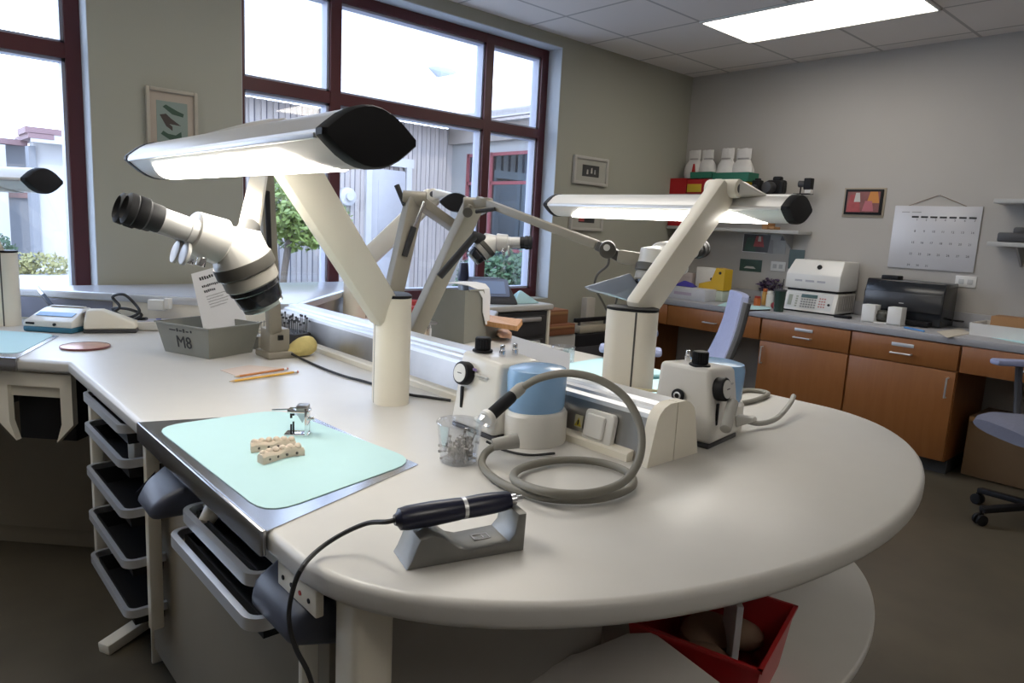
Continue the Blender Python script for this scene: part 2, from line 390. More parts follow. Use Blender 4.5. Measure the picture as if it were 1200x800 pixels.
part('roof_vent', MB().hull([(7.75, 10.75, 3.88), (8.25, 10.75, 3.88), (7.85, 11.0, 4.2), (8.2, 11.0, 4.2), (7.8, 11.3, 4.2), (8.2, 11.3, 4.2), (7.75, 10.75, 4.05), (8.25, 10.75, 4.05)], .02), mat('grey_vent', (.22, .24, .3), .5), hb)
dr = part('door', MB().box((6.2, 9.95, 1.12), (.62, .06, 2.1), bev=.01).box((6.2, 9.925, 1.55), (.4, .02, .9), bev=.008).box((6.2, 9.925, .5), (.4, .02, .55), bev=.008), mat('white_door', (.33, .33, .36), .5), hb)
fr = MB()
for sx in (-1, 1): fr.box((6.2+sx*.37, 9.94, 1.13), (.1, .08, 2.2))
fr.box((6.2, 9.94, 2.3), (.9, .09, .14)); part('door_frame', fr, mat('white_trim', (.44, .44, .46), .5), dr)
part('wall_lamp', MB().cyl((5.45, 9.97, 1.7), (5.45, 9.86, 1.7), .14, n=20, bev=.02).cyl((5.45, 9.9, 1.7), (5.45, 9.8, 1.7), .06, n=14), mat('white_trim', (.44, .44, .46), .5), hb)
nw = MB(); GW = mat('sky_reflecting_glass', (.11, .14, .16), .03, 1, var=.15, scale=1.2)
part('window_glass', MB().box((7.485, 8.4, 1.65), (.02, 1.0, 1.7)), GW, hb)
part('window_glass', MB().box((7.485, 9.35, 1.65), (.02, .3, 1.7)), GW, hb)
PINKF = mat('red_window_frame', (.20, .045, .055), .5)
for y0, y1 in ((7.9, 8.9), (9.2, 9.5)):
    f = MB()
    for y in (y0, y1): f.box((7.47, y, 1.65), (.05, .06, 1.76))
    for z in (.8, 1.0, 2.05, 2.5): f.box((7.47, (y0+y1)/2, z), (.05, y1-y0, .05))
    part('window_frame', f, PINKF, hb)
def foliage(mb, c, r, n, leaf, seed=1):
    rd = random.Random(seed)
    for _ in range(n):
        while True:
            p = V((rd.uniform(-1, 1), rd.uniform(-1, 1), rd.uniform(-1, 1)))
            if .35 < p.length < 1: break
        p = V((c[0]+p.x*r[0], c[1]+p.y*r[1], c[2]+p.z*r[2]))
        a = V((rd.gauss(0, 1), rd.gauss(0, 1), rd.gauss(0, 1))).normalized()*leaf*rd.uniform(.6, 1.2); b = a.orthogonal().normalized()*leaf*.5
        mb.add([p-a, p+b, p+a, p-b], [[0, 1, 2, 3]])
    return mb
LEAF = mat('bright_green_leaves', (.17, .23, .06), .5, var=.5, scale=3); LEAFD = mat('dark_green_leaves', (.035, .075, .03), .5, var=.6, scale=3)
LEAFY = mat('yellow_green_leaves', (.24, .23, .09), .6, var=.5, scale=2)
t = thing('garden_tree', 'small bright green leafy tree outside behind the raised lamp arm', 'tree', (4.0, 8.6, -.05))
f = MB()
for i, (dx, dz, rr) in enumerate(((0, 1.75, .5), (-.3, 1.4, .36), (.34, 1.3, .42), (.05, 1.2, .36), (.1, 2.1, .36))): foliage(f, (4.0+dx, 8.6, dz), (rr, .5, rr*.8), 800, .05, i)
part('foliage', f, LEAF, t, smooth=0)
part('trunk', MB().tube([(3.82, 8.6, -.05), (3.85, 8.6, .6), (4.0, 8.6, 1.5)], .045), mat('bark', (.09, .07, .05), .9), t)
f = MB()
for i, xx in enumerate((5.7, 6.1, 6.5, 6.9)): foliage(f, (xx, 6.9, .50), (.36, .32, .60), 1500, .05, 20+i)
solo('hedge', f, LEAFD, 'dark green hedge growing below the red framed window outside', 'hedge', smooth=0)
# the building seen through the first window
lb = thing('white_building', 'white two storey building with pinkish roof edge outside the first window', 'building', (1.2, 20, -.05))
WHB = mat('white_render', (.48, .48, .48), .85, var=.02); GYB = mat('grey_render', (.22, .23, .25), .85); PKR = mat('pinkish_roof_edge', (.22, .14, .15), .7)  # plain white, grey and pinkish finishes of the far building
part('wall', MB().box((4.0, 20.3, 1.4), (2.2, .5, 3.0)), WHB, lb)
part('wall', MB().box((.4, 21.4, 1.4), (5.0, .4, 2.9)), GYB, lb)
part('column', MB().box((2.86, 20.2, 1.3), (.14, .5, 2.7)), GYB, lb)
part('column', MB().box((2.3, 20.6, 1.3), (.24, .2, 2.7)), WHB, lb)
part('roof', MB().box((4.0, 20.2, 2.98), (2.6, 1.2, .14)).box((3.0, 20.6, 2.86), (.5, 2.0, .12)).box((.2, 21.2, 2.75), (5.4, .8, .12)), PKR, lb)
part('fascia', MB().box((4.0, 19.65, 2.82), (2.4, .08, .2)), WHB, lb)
for xx, z0, z1 in ((2.05, 1.75, 2.5), (2.05, .35, 1.5), (3.05, .4, 1.5), (3.05, 1.9, 2.6), (1.5, .4, 1.4), (1.5, 1.7, 2.4)):
    part('window_pane', MB().box((xx, 20.45 if xx > 3 else 21.17, (z0+z1)/2), (.26, .04, z1-z0)), mat('dark_window', (.16, .18, .2), .15), lb)  # dark grey panes
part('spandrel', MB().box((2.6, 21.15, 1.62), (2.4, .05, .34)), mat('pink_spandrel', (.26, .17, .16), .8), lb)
f = MB()
for i in range(4): foliage(f, (1.0+.5*i, 17.2-.1*i, .1), (.5, .4, .28), 420, .06, 40+i)
solo('garden_shrub', f, LEAFY, 'low yellow green shrubs in front of the white building outside', 'shrub', smooth=0)
f = foliage(MB(), (1.75, 17.8, .38), (.45, .4, .35), 500, .06, 60)
solo('garden_shrub', f, LEAFD, 'dark rounded shrub by the white building outside', 'shrub', smooth=0)
solo('utility_box', MB().box((3.4, 17.4, .15), (.5, .4, .5), bev=.02).box((3.4, 17.19, .17), (.36, .02, .3), bev=.005), mat('pale_grey_box', (.5, .52, .58), .6), 'pale grey utility box on the ground outside the first window', 'utility box')

# world and sun
w = bpy.data.worlds.new('world'); SC.world = w; w.use_nodes = True; nt = w.node_tree; nt.nodes.clear()
o = nt.nodes.new('ShaderNodeOutputWorld'); bg = nt.nodes.new('ShaderNodeBackground'); tc = nt.nodes.new('ShaderNodeTexCoord'); sp = nt.nodes.new('ShaderNodeSeparateXYZ'); cr = nt.nodes.new('ShaderNodeValToRGB')
cr.color_ramp.elements[0].position = .0; cr.color_ramp.elements[0].color = (.74, .83, 1, 1); cr.color_ramp.elements[1].position = .6; cr.color_ramp.elements[1].color = (.5, .68, 1, 1)
nt.links.new(tc.outputs['Generated'], sp.inputs[0]); nt.links.new(sp.outputs['Z'], cr.inputs['Fac']); nt.links.new(cr.outputs['Color'], bg.inputs['Color']); nt.links.new(bg.outputs[0], o.inputs['Surface'])
bg.inputs['Strength'].default_value = 6.0
sl = bpy.data.lights.new('sun', 'SUN'); sl.energy = 1.6; sl.angle = .01; sl.color = (1, .96, .9)
so = bpy.data.objects.new('sun', sl); C.objects.link(so); so.rotation_euler = V((.35, .8, -.85)).to_track_quat('-Z', 'Y').to_euler()

SC.view_settings.view_transform = 'Standard'; SC.view_settings.look = 'None'; SC.view_settings.gamma = 1; SC.view_settings.exposure = 0; SC.view_settings.use_curve_mapping = False
SC.cycles.use_denoising = True; SC.cycles.use_adaptive_sampling = False; SC.cycles.max_bounces = 10; SC.cycles.diffuse_bounces = 5; SC.cycles.transparent_max_bounces = 16; SC.cycles.sample_clamp_indirect = 6

# ------------------------------------------------------------------ lab bench
ZT = .865; AX = 1.32
S2 = math.sqrt(.5)
def ell(a, b, cx, cy, t0, t1, n):
    return [(cx+a*math.cos(t0+(t1-t0)*k/n), cy+b*math.sin(t0+(t1-t0)*k/n)) for k in range(n+1)]
out = [(.44, 2.61), (-.66, 3.71), (-.66, 3.77), (3.44, 3.77), (3.44, 3.37), (2.78, 3.37), (2.78, 3.19), (2.2, 2.61)]
out += ell(.88, .515, AX, .945, 0, -PI, 48)
bench = thing('lab_bench', 'large cream laboratory bench with a rounded end and raised metal spine', 'bench', (AX, 1.5, 0))
part('worktop', MB().prism(out[::-1], ZT-.042, ZT, bev=.012), TOPM, bench)
# raised ledge under the windows, with arms running at 45 degrees
part('window_ledge', MB().prism([(AX, 2.83), (2.25, 3.76), (.39, 3.76)], .972, 1.0, bev=.004, seg=2), LEDGE, bench)
for sg in (-1, 1):
    d = V((sg*S2, S2, 0)); nrm = V((sg*S2, -S2, 0)); o = V((AX, 2.83, 0))
    L = 1.34
    part('ledge_rail', MB().beam(o+d*.02+nrm*.012+V((0, 0, .985)), o+d*L+nrm*.012+V((0, 0, .985)), .026, .032, bev=.007), ALU, bench)
    bs = MB().beam(o+d*.06+nrm*.004+V((0, 0, .918)), o+d*L+nrm*.004+V((0, 0, .918)), .012, .105, bev=.002)
    part('backsplash', bs, CREAM if sg < 0 else STEELD, bench)
    if sg < 0:
        part('backsplash_plate', MB().beam(o+d*.80+nrm*.014+V((0, 0, .92)), o+d*1.32+nrm*.014+V((0, 0, .92)), .006, .09, bev=.001), mat('blue_grey_steel', (.30, .31, .38), .35, .7), bench)
# the spine down the peninsula
Y0, Y1 = .905, 2.83
def spine_prof(t): return [(-.085, ZT), (-.058, ZT+.098), (-.044, ZT+.118), (-.03, ZT+.132), (.03, ZT+.132), (.044, ZT+.118), (.058, ZT+.098), (.085, ZT)]
P = [(-.083, ZT), (-.066, ZT+.102), (.066, ZT+.102), (.083, ZT)]
part('spine_body', MB().loft([[V((AX+x, y, z)) for x, z in P] for y in (Y0+.004, Y1)]), STEELD, bench, smooth=0)
P2 = [(-.069, ZT+.102), (-.067, ZT+.112), (-.052, ZT+.117), (-.05, ZT+.124), (-.034, ZT+.126), (-.03, ZT+.135), (.03, ZT+.135), (.034, ZT+.126), (.05, ZT+.124), (.052, ZT+.117), (.067, ZT+.112), (.069, ZT+.102)]
part('spine_rail', MB().loft([[V((AX+x, y, z)) for x, z in P2] for y in (Y0+.004, Y1)]), ALU, bench, smooth=0)
P3 = [(-.104, ZT), (-.104, ZT+.016), (-.1, ZT+.02), (-.078, ZT+.024), (.078, ZT+.024), (.1, ZT+.02), (.104, ZT+.016), (.104, ZT)]
part('spine_skirting', MB().loft([[V((AX+x, y, z)) for x, z in P3] for y in (Y0+.03, Y1-.05)]), CREAM, bench, smooth=0)
for sg in (-1, 1):
    Q = [(0, ZT), (sg*.096, ZT), (sg*.072, ZT+.100), (sg*.064, ZT+.116), (sg*.048, ZT+.129), (sg*.028, ZT+.136), (0, ZT+.136)]
    ins = sg*.0015
    part('spine_end_cap', MB().loft([[V((AX+x+ins, y, z)) for x, z in Q] for y in (Y0-.022, Y0+.006)]), CREAM, bench)
# sockets on the spine: switch plate and hazard sticker
sl_x = lambda z: AX-.085+(z-ZT)/.102*.017
M = frame((sl_x(ZT+.052)-.004, 1.035, ZT+.052), (0, -1, 0), (.17, 0, .985))
sw = part('switch_plate', MB().prism(rrect(.088, .075, .012), -.004, .012, bev=.003, M=M), WHITEP, bench)
part('rocker', MB().prism(rrect(.056, .056, .008, cx=-.006), .012, .02, bev=.004, M=M), WHITEP, sw)
M2 = frame((sl_x(ZT+.05)-.0035, 1.105, ZT+.05), (0, -1, 0), (.17, 0, .985))
st = part('hazard_sticker', MB().prism(rrect(.026, .03, .002), 0, .0015, M=M2), mat('cream_sticker', (.62, .58, .4)), bench)
part('hazard_triangle', MB().prism([(-.011, -.012), (.011, -.012), (0, .009)], .0015, .0022, M=M2), mat('hazard_yellow', (.62, .5, .05)), st)
part('hazard_mark', MB().prism([(-.002, -.009), (.002, -.009), (.002, .003), (-.002, .003)], .0022, .0028, M=M2), INK, st)
# steel plates let into the worktop with a folded front lip
def plate(pts, front_dir, lipn, parent, matm, mpts, mm, mlabel):
    pl = part('steel_plate', MB().prism(pts, ZT+.0003, ZT+.0022), STEEL, parent)
    a, b = V((*pts[0], 0)), V((*pts[1], 0)); n = V((*lipn, 0))
    part('plate_lip', MB().beam(a+n*.005+V((0, 0, ZT-.019)), b+n*.005+V((0, 0, ZT-.019)), .011, .046, bev=.004), STEEL, pl)
    return pl
plate([(.442, 1.78), (.438, 1.043), (.82, 1.173), (.796, 1.668)][::1], None, (-1, 0), bench, None, None, None, None)
c0 = V((.44, 2.61)); e = V((-S2, S2)); n_in = V((S2, S2))
lp = [c0+e*.17, c0+e*1.0, c0+e*.88+n_in*.42, c0+e*.33+n_in*.42]
lp = [(p.x, p.y) for p in lp]
plate([lp[1], lp[0], lp[3], lp[2]], None, (-S2, -S2), bench, None, None, None, None)
# under the top: panels, drawer cheeks, legs
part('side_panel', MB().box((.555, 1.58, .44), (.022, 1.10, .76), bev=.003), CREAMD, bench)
part('leg_post', MB().box((.515, 2.09, .745), (.05, .07, .155), bev=.008), CREAM, bench)
part('panel_edge', MB().box((.552, 2.132, .36), (.03, .012, .70), bev=.003), CREAM, bench)
part('leg_post', MB().box((.485, .99, .60), (.03, .014, .44), bev=.003), CREAM, bench)
part('pedestal_leg', MB().prism(rrect(.07, .07, .016, cx=.512, cy=.86), .0, ZT-.042, M=Matrix.Identity(4)), CREAM, bench)
part('recessed_panel', MB().beam((.56, .90, .41), (1.0, .80, .41), .02, .82), GREYP, bench)
part('recessed_panel', MB().beam((1.0, .81, .41), (1.12, 1.5, .41), .02, .82), GREYP, bench)
part('base_foot', MB().beam((.44, 2.286, .016), (.75, 2.43, .05), .048, .034, bev=.004), CREAM, bench)
part('base_column', MB().box((.8, 2.44, .42), (.09, .09, .80), bev=.01), CREAM, bench)
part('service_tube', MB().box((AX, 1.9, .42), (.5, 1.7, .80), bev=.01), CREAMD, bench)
part('apron', MB().beam(V((.44, 2.61, .775))+V((e.x, e.y, 0))*.06+V((n_in.x, n_in.y, 0))*.05, V((.44, 2.61, .775))+V((e.x, e.y, 0))*1.3+V((n_in.x, n_in.y, 0))*.05, .02, .09), CREAM, bench)
part('corner_bracket', MB().prism([(-.14, 0), (-.14, -.17), (-.08, -.235), (-.10, -.17), (-.10, -.045), (.08, -.045), (.08, -.17), (.06, -.235), (.12, -.17), (.12, 0)], -.012, .012, M=frame(V((.44, 2.61, .815))+V((e.x, e.y, 0))*.13+V((n_in.x, n_in.y, 0))*.035, (S2, -S2, 0), (0, 0, 1))), CREAM, bench)
part('corner_bracket_shadow_box', MB().beam(V((.44, 2.61, .68))+V((e.x, e.y, 0))*.04+V((n_in.x, n_in.y, 0))*.16, V((.44, 2.61, .68))+V((e.x, e.y, 0))*.24+V((n_in.x, n_in.y, 0))*.16, .16, .22), BLACK, bench).name = 'bracket_shade_box'  # black box added for the shade behind the corner bracket
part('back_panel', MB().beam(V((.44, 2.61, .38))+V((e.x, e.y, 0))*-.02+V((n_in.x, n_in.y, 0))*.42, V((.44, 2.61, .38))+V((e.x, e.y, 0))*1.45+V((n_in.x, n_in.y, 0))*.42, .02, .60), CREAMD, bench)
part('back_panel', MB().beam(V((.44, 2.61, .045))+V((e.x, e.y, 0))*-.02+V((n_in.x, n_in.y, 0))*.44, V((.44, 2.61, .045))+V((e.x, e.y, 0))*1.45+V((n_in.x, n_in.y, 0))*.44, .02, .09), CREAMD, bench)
part('knee_pad', MB().beam(V((.44, 2.61, .71))+V((e.x, e.y, 0))*.30+V((n_in.x, n_in.y, 0))*.14, V((.44, 2.61, .71))+V((e.x, e.y, 0))*1.0+V((n_in.x, n_in.y, 0))*.14, .18, .09, bev=.03), DGREY, bench)
# right hand drawers at the far end
part('drawer_carcass', MB().box((3.11, 3.58, .41), (.62, .36, .81), bev=.004), DGREY, bench)
for i, z in enumerate((.72, .56, .38)):
    d = part('drawer', MB().box((3.10, 3.392, z), (.56, .02, .13), bev=.004), DGREY, bench)
    part('handle', MB().box((3.12, 3.374, z+.045), (.42, .018, .03), bev=.006), ALU, d)
for x in (2.81, 3.42): part('end_panel', MB().box((x, 3.58, .41), (.02, .39, .82), bev=.003), CREAM, bench)
# lower shelf below the rounded end
sh = [(1.10, 1.35)] + ell(.77, .465, AX, .945, 0-.0, -PI*.62, 40)[::1]
part('lower_shelf', MB().prism([(x, y) for x, y in ell(.77, .465, AX, .945, 0, -PI*.66, 40)]+[(1.08, .75), (1.13, 1.4), (2.09, 1.4)], .475, .50, bev=.006), TOPM, bench)
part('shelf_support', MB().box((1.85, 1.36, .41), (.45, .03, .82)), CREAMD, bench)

def rimpath(x, y0, y1, x2, z, r=.028):
    P_ = [(x2, y1, z)]+[(x+r-r*math.sin(t), y1-r+r*math.cos(t), z) for t in [PI/2*k/5 for k in range(6)]]
    return P_+[(x+r-r*math.cos(t), y0+r-r*math.sin(t), z) for t in [PI/2*k/5 for k in range(6)]]+[(x2, y0, z)]
# tray rack with sliding pans beside the corner
rk = thing('tray_rack', 'rack of five black pans with shiny metal rims hanging under the bench edge', 'tray rack', (.55, 2.2, .2))
for yy in (2.455, 1.965): part('upright', MB().box((.48 if yy > 2.2 else .51, yy, .52), (.035, .03, .60), bev=.006), CREAM, rk)
part('back_plate', MB().box((.74, 2.2, .52), (.012, .47, .60)), DGREY, rk)
for z in (.795, .70, .56, .415, .27):
    tr = part('pan', MB().tray((.595, 2.2, z-.05), (.27, .40, .05), .004, flare=1.06), BLACK, rk)
    rp = rimpath(.445, 1.985, 2.425, .72, z)
    rim = MB()
    prof = [(-.006, -.012), (.006, -.012), (.006, .011), (-.006, .011)]
    rings = []
    for i, p in enumerate(rp):
        p = V(p); a = V(rp[max(i-1, 0)]); b = V(rp[min(i+1, len(rp)-1)]); dd = (b-a).normalized(); nn = V((dd.y, -dd.x, 0))
        rings.append([p+nn*q+V((0, 0, h)) for q, h in prof])
    rim.loft(rings); part('rim', rim, ALU, tr)
# suction unit with scoops and pans under the steel plate
su = thing('suction_unit', 'dust extraction unit with slate blue scoops and two pans under the steel plate', 'suction unit', (.5, 1.3, .7))
sc = lambda y0, y1, z0, z1: [V((x, y, z)) for y, z in ((y0, z0), (y0, z1), (y1, z1), (y1, z0)) for x in (.40, .53)]
part('scoop', MB().hull([(.39, 1.53, .715), (.39, 1.66, .72), (.50, 1.50, .805), (.50, 1.70, .805), (.40, 1.52, .76), (.42, 1.66, .77), (.53, 1.5, .72), (.53, 1.70, .72)], .018), SCOOP, su)
part('scoop', MB().hull([(.425, .94, .715), (.425, 1.10, .715), (.50, .92, .79), (.50, 1.12, .79), (.435, .93, .765), (.435, 1.10, .765), (.53, .92, .69), (.53, 1.12, .69)], .02), SCOOP, su)
part('duct', MB().box((.505, 1.36, .775), (.03, .74, .05), bev=.008), CREAM, su)
part('spout', MB().cyl((.50, 1.42, .79), (.46, 1.40, .745), .02, .016, n=16, bev=.004), CREAM, su)
for k, (z, xo, y0, y1) in enumerate(((.755, .435, 1.10, 1.46), (.707, .412, 1.045, 1.465))):
    pn = part('pan', MB().tray(((xo+.535)/2+.012, (y0+y1)/2, z-.035), (.51-xo, y1-y0-.02, .035), .004), BLACK, su)
    rp = rimpath(xo, y0, y1, xo+.09, z)
    rings = []
    for i, p in enumerate(rp):
        p = V(p); a = V(rp[max(i-1, 0)]); b = V(rp[min(i+1, len(rp)-1)]); dd = (b-a).normalized(); nn = V((dd.y, -dd.x, 0))
        rings.append([p+nn*q+V((0, 0, h)) for q, h in prof])
    part('rim', MB().loft(rings), ALU, pn)
part('control_strip', MB().box((.458, .965, .800), (.014, .135, .046), bev=.003), CREAM, su)
for i in range(4):
    part('indicator', MB().cyl((.452, 1.01-.03*i, .797), (.4495, 1.01-.03*i, .797), .004, n=10), mat('indicator_red', (.5, .05, .04)) if i == 2 else BLACK, su)

# things on the lower shelf
rb = thing('red_bin', 'red plastic parts bin holding cloths on the low shelf under the rounded end', 'bin', (1.195, .67, .5005), math.radians(14))
part('shell', MB().tray((0, 0, .0), (.27, .25, .13), .005, flare=1.15, rim=.004), mat('red_plastic', (.42, .012, .016), .35), rb, local=True)
part('contents', MB().ball((-.06, .0, .05), (.075, .06, .03)).ball((.05, .02, .055), (.07, .06, .035)).ball((.1, -.03, .05), (.04, .05, .03)), mat('tan_packet', (.30, .2, .14), .8, var=.3), rb, local=True)
part('envelope', MB().box((.02, -.03, .10), (.10, .012, .15), rz=.5), PAPER, rb, local=True)
pq = [at_z(*p) for p in ((590, 800, .54), (612, 778, .56), (680, 765, .58), (735, 742, .62), (766, 741, .625), (848, 803, .60), (856, 850, .53), (590, 850, .505))]
pm = MB().add(pq+[p+V((.002, .004, -.003)) for p in pq], [list(range(8)), list(range(15, 7, -1))]+[[i, 8+i, 8+(i+1) % 8, (i+1) % 8] for i in range(8)])
ps0 = thing('cardboard_sheet', 'pale torn card sheet with two dark holes leaning against the red bin', 'sheet', tuple(pq[7]))
part('sheet', pm, mat('pale_card', (.55, .52, .49), .8), ps0)
nn_ = (pq[2]-pq[7]).cross(pq[5]-pq[7]).normalized(); nn_ = nn_ if nn_.dot(EYE-pq[2]) > 0 else -nn_
for px in (722, 766): c_ = at_z(px, 797, .565); part('punched_hole', MB().cyl(c_-nn_*.004, c_+nn_*.004, .006, n=14), INK, ps0)

# ------------------------------------------------------------------ task lamps
def lens(a, b, n=10, s=1.0):
    up_ = [(a*s*(1-2*k/n), b*s*(1-(1-2*k/n)**2)) for k in range(n+1)]
    lo = [(-x, -y) for x, y in up_[1:-1]]
    up_ = [(x, y) for x, y in up_ if abs(x) < a*s*.999]; e_ = [(a*s*.97, b*s*.10), (a*s*.97, -b*s*.10)]; g_ = [(-a*s*.97, -b*s*.10), (-a*s*.97, b*s*.10)]
    return e_[:1]+up_+g_[::-1]+lo+e_[1:]
def task_lamp(label, base, prz, A0, yaw, centre, brk, lit, L=1.0, arm_w=.095, pil=True):
    t = thing('task_lamp', label, 'lamp', base, 0, 'lens shaped bench lamps on pillars')
    bx, by, bz = base
    if pil:
        R = Matrix.Translation(V(base)) @ Matrix.Rotation(prz, 4, 'Z')
        p = part('pillar', MB().prism(rrect(.14, .098, .044, 8), .0, .298, bev=.003, M=R, top_only=True), CREAM, t)
        part('pillar_cap', MB().prism(rrect(.142, .10, .045, 8), .298, .306, bev=.002, M=R), BLACK, p)
        g = MB()
        for sy in (-1, 1): g.box((-.022 if sy > 0 else .022, sy*.0487, .149), (.005, .002, .296), M=R)
        part('groove', g, DTAUPE, p)
    c = V(centre); ax = V((-math.sin(yaw), math.cos(yaw), 0)); sd = V((math.cos(yaw), math.sin(yaw), 0)); zz = V((0, 0, 1))
    prof = lens(.074, .042)
    P = lambda x, y, z: c+sd*x+ax*y+zz*z
    h = part('lamp_housing', MB().loft([[P(x, y, z) for x, z in prof] for y in (-L/2+.02, L/2-.02)]), SILVER, t)
    for sg in (-1, 1):
        part('end_cap', MB().loft([[P(x*k, sg*(L/2+q), z*k) for x, z in prof] for k, q in ((1.04, -.022), (1.04, -.004), (.97, .003), (.4, .006))][::sg]), BLACK, h)
    # aluminium edge strips
    for sg in (-1, 1):
        part('edge_strip', MB().beam(P(sg*.069, -L/2+.03, -.004), P(sg*.069, L/2-.03, -.004), .010, .008, bev=.002), ALU, h)
    d = MB(); nx, ny = 8, 20; vs = []
    for j in range(ny+1):
        for i in range(nx+1):
            x = -.060+.120*i/nx; e = L/2-.10-.075*(x/.060)**2
            y = -e+2*e*j/ny; vs.append(P(x, y, -.042*(1-(x/.074)**2)-.0025))
    d.add(vs, [[j*(nx+1)+i, (j+1)*(nx+1)+i, (j+1)*(nx+1)+i+1, j*(nx+1)+i+1] for j in range(ny) for i in range(nx)])
    part('diffuser', d, LIT if lit else UNLIT, h, label='glowing white diffuser' if lit else None)
    b = V(brk); a0 = V(A0)
    arm = part('arm', MB().beam(a0, b, arm_w, .055, up=ax, bev=.018), CREAM, t)
    part('pivot', MB().cyl(b-ax*.054, b+ax*.054, .028, n=24, bev=.004), CREAM, arm)
    part('pivot_bore', MB().cyl(b-ax*.0555, b+ax*.0555, .014, n=18), DGREY, arm)
    toc = (P(0, (b-c).dot(ax), 0)-b); toc.z = 0; q = toc.normalized() if toc.length > 1e-3 else sd
    yo = (b-c).dot(ax)
    br = [b+ax*s*.05+q*k+zz*h for s in (-1, 1) for k, h in ((-.012, .026), (-.012, -.02), (.03, .024))]+[P(x, yo+s*w, z) for s in (-1, 1) for x, w, z in ((.03, .10, .0335), (-.02, .11, .0375), (-.03, .06, .035), (.04, .06, .028))]
    pass
    part('bracket', MB().hull(br, .008), OFFW, t)
    return t
task_lamp('lit bench lamp over the green mat at the near left station', (1.062, 1.668, ZT), math.radians(65), (1.035, 1.655, 1.115), 0, (.525, 1.385, 1.483), (.625, 1.44, 1.532), True)
task_lamp('lit bench lamp in front of the grey wall shelves, right of the spine', (1.535, 1.20, ZT), math.radians(115), (1.56, 1.205, 1.15), 0, (2.016, 1.495, 1.464), (1.93, 1.20, 1.518), True)
c3 = at_d(534, 237, 3.2); d3 = V((S2, S2, 0))
task_lamp('unlit bench lamp seen end on, far behind the folded spring arms', (1.83, 3.22, ZT), math.radians(20), (1.84, 3.2, 1.14), -PI/4, tuple(c3+d3*.5), tuple(at_d(509, 228, 3.45)), False)
c4 = at_d(53, 212, 2.4); y4 = math.radians(35); d4 = V((-math.sin(y4), math.cos(y4), 0))
task_lamp('unlit bench lamp cut off by the left frame edge, before the first window', (.365, 3.525, ZT), math.radians(-20), (.35, 3.5, 1.14), y4, tuple(c4+d4*.5), tuple(c4+d4*.55+V((.09, .05, .05))), False)

# ------------------------------------------------------------------ microscopes on spring arms
def scope_head(t, B, e, A, s=1.0):
    B, e, A = V(B), V(e).normalized(), V(A).normalized(); y = A.cross(e).normalized()
    upn = e.cross(y).normalized()
    if upn.dot(A) > 0: upn = -upn
    r = s*1.28; h = s*1.25
    D = B+e*(-.05*s)+A*.004*h
    def oval(o, n_, ra, rb, k=24):
        u = y; w = V(n_).normalized().cross(u).normalized(); return [o+u*(ra*r*math.cos(2*PI*i/k))+w*(rb*r*math.sin(2*PI*i/k)) for i in range(k)]
    part('binocular_collar', MB().loft([oval(B+e*.082*s, e, .058, .040), oval(B+e*.078*s, e, .064, .046), oval(B+e*.0*s, e, .068, .052), oval(B+e*-.005*s, e, .064, .048)]), OFFW, t)
    neck = oval(B-e*.004*s, e, .056, .040)
    ring = oval(D+A*.026*h, A, .064, .064, 32)
    hump = [p-A*.034*h for p in oval(D-e*.03*s, A, .052, .046, 24)]
    part('prism_body', MB().hull(neck+ring+hump, 0), OFFW, t)
    part('dark_ring', MB().lathe([(0, 0), (.067*r, 0), (.068*r, .003*h), (.068*r, .026*h), (.063*r, .03*h), (0, .03*h)], D+A*.026*h, A, 36), DTAUPE, t)
    part('zoom_ring', MB().lathe([(0, 0), (.060*r, 0), (.062*r, .003*h), (.062*r, .028*h), (.058*r, .032*h), (0, .032*h)], D+A*.056*h, A, 36), mat('grey_zoom_ring', (.36, .34, .30), .4), t)
    part('objective', MB().lathe([(0, 0), (.058*r, 0), (.058*r, .010*h), (.054*r, .014*h), (.050*r, .044*h), (.046*r, .050*h), (0, .050*h)], D+A*.088*h, A, 36), BLACKG, t)
    part('front_lens', MB().lathe([(0, 0), (.047*r, 0), (.047*r, .008*h), (.043*r, .011*h), (.03*r, .008*h), (0, .008*h)], D+A*.138*h, A, 28), mat('coated_lens', (.32, .36, .34), .08, .3), t)
    for sg in (-1, 1):
        o = B+y*(sg*.030*r)
        tb = part('eyepiece_tube', MB().lathe([(0, .07*s), (.027*r, .07*s), (.027*r, .10*s), (.0255*r, .102*s), (.0255*r, .175*s), (0, .175*s)], o, e, 24), SILVER, t)
        part('eyecup', MB().lathe([(0, .172*s), (.0275*r, .172*s), (.0285*r, .176*s), (.0285*r, .205*s), (.033*r, .211*s), (.033*r, .232*s), (.031*r, .236*s), (.033*r, .24*s), (.032*r, .256*s), (.024*r, .262*s), (.018*r, .25*s), (0, .25*s)], o, e, 24), RUB, tb)
        k = o+e*.088*s-upn*.050*r
        part('focus_disc', MB().cyl(k-e*.005*s, k+e*.005*s, .025*r, n=24, bev=.002*s), WHITEP, t)
    for sg in (-1, 1): part('thumb_screw', MB().cyl(B+e*.045*s-upn*.046*r+y*(sg*.036*r), B+e*.045*s-upn*.066*r+y*(sg*.036*r), .010*r, n=14, bev=.002*s), CHROME, t)
    return D
SG = 'binocular microscopes on spring arms'
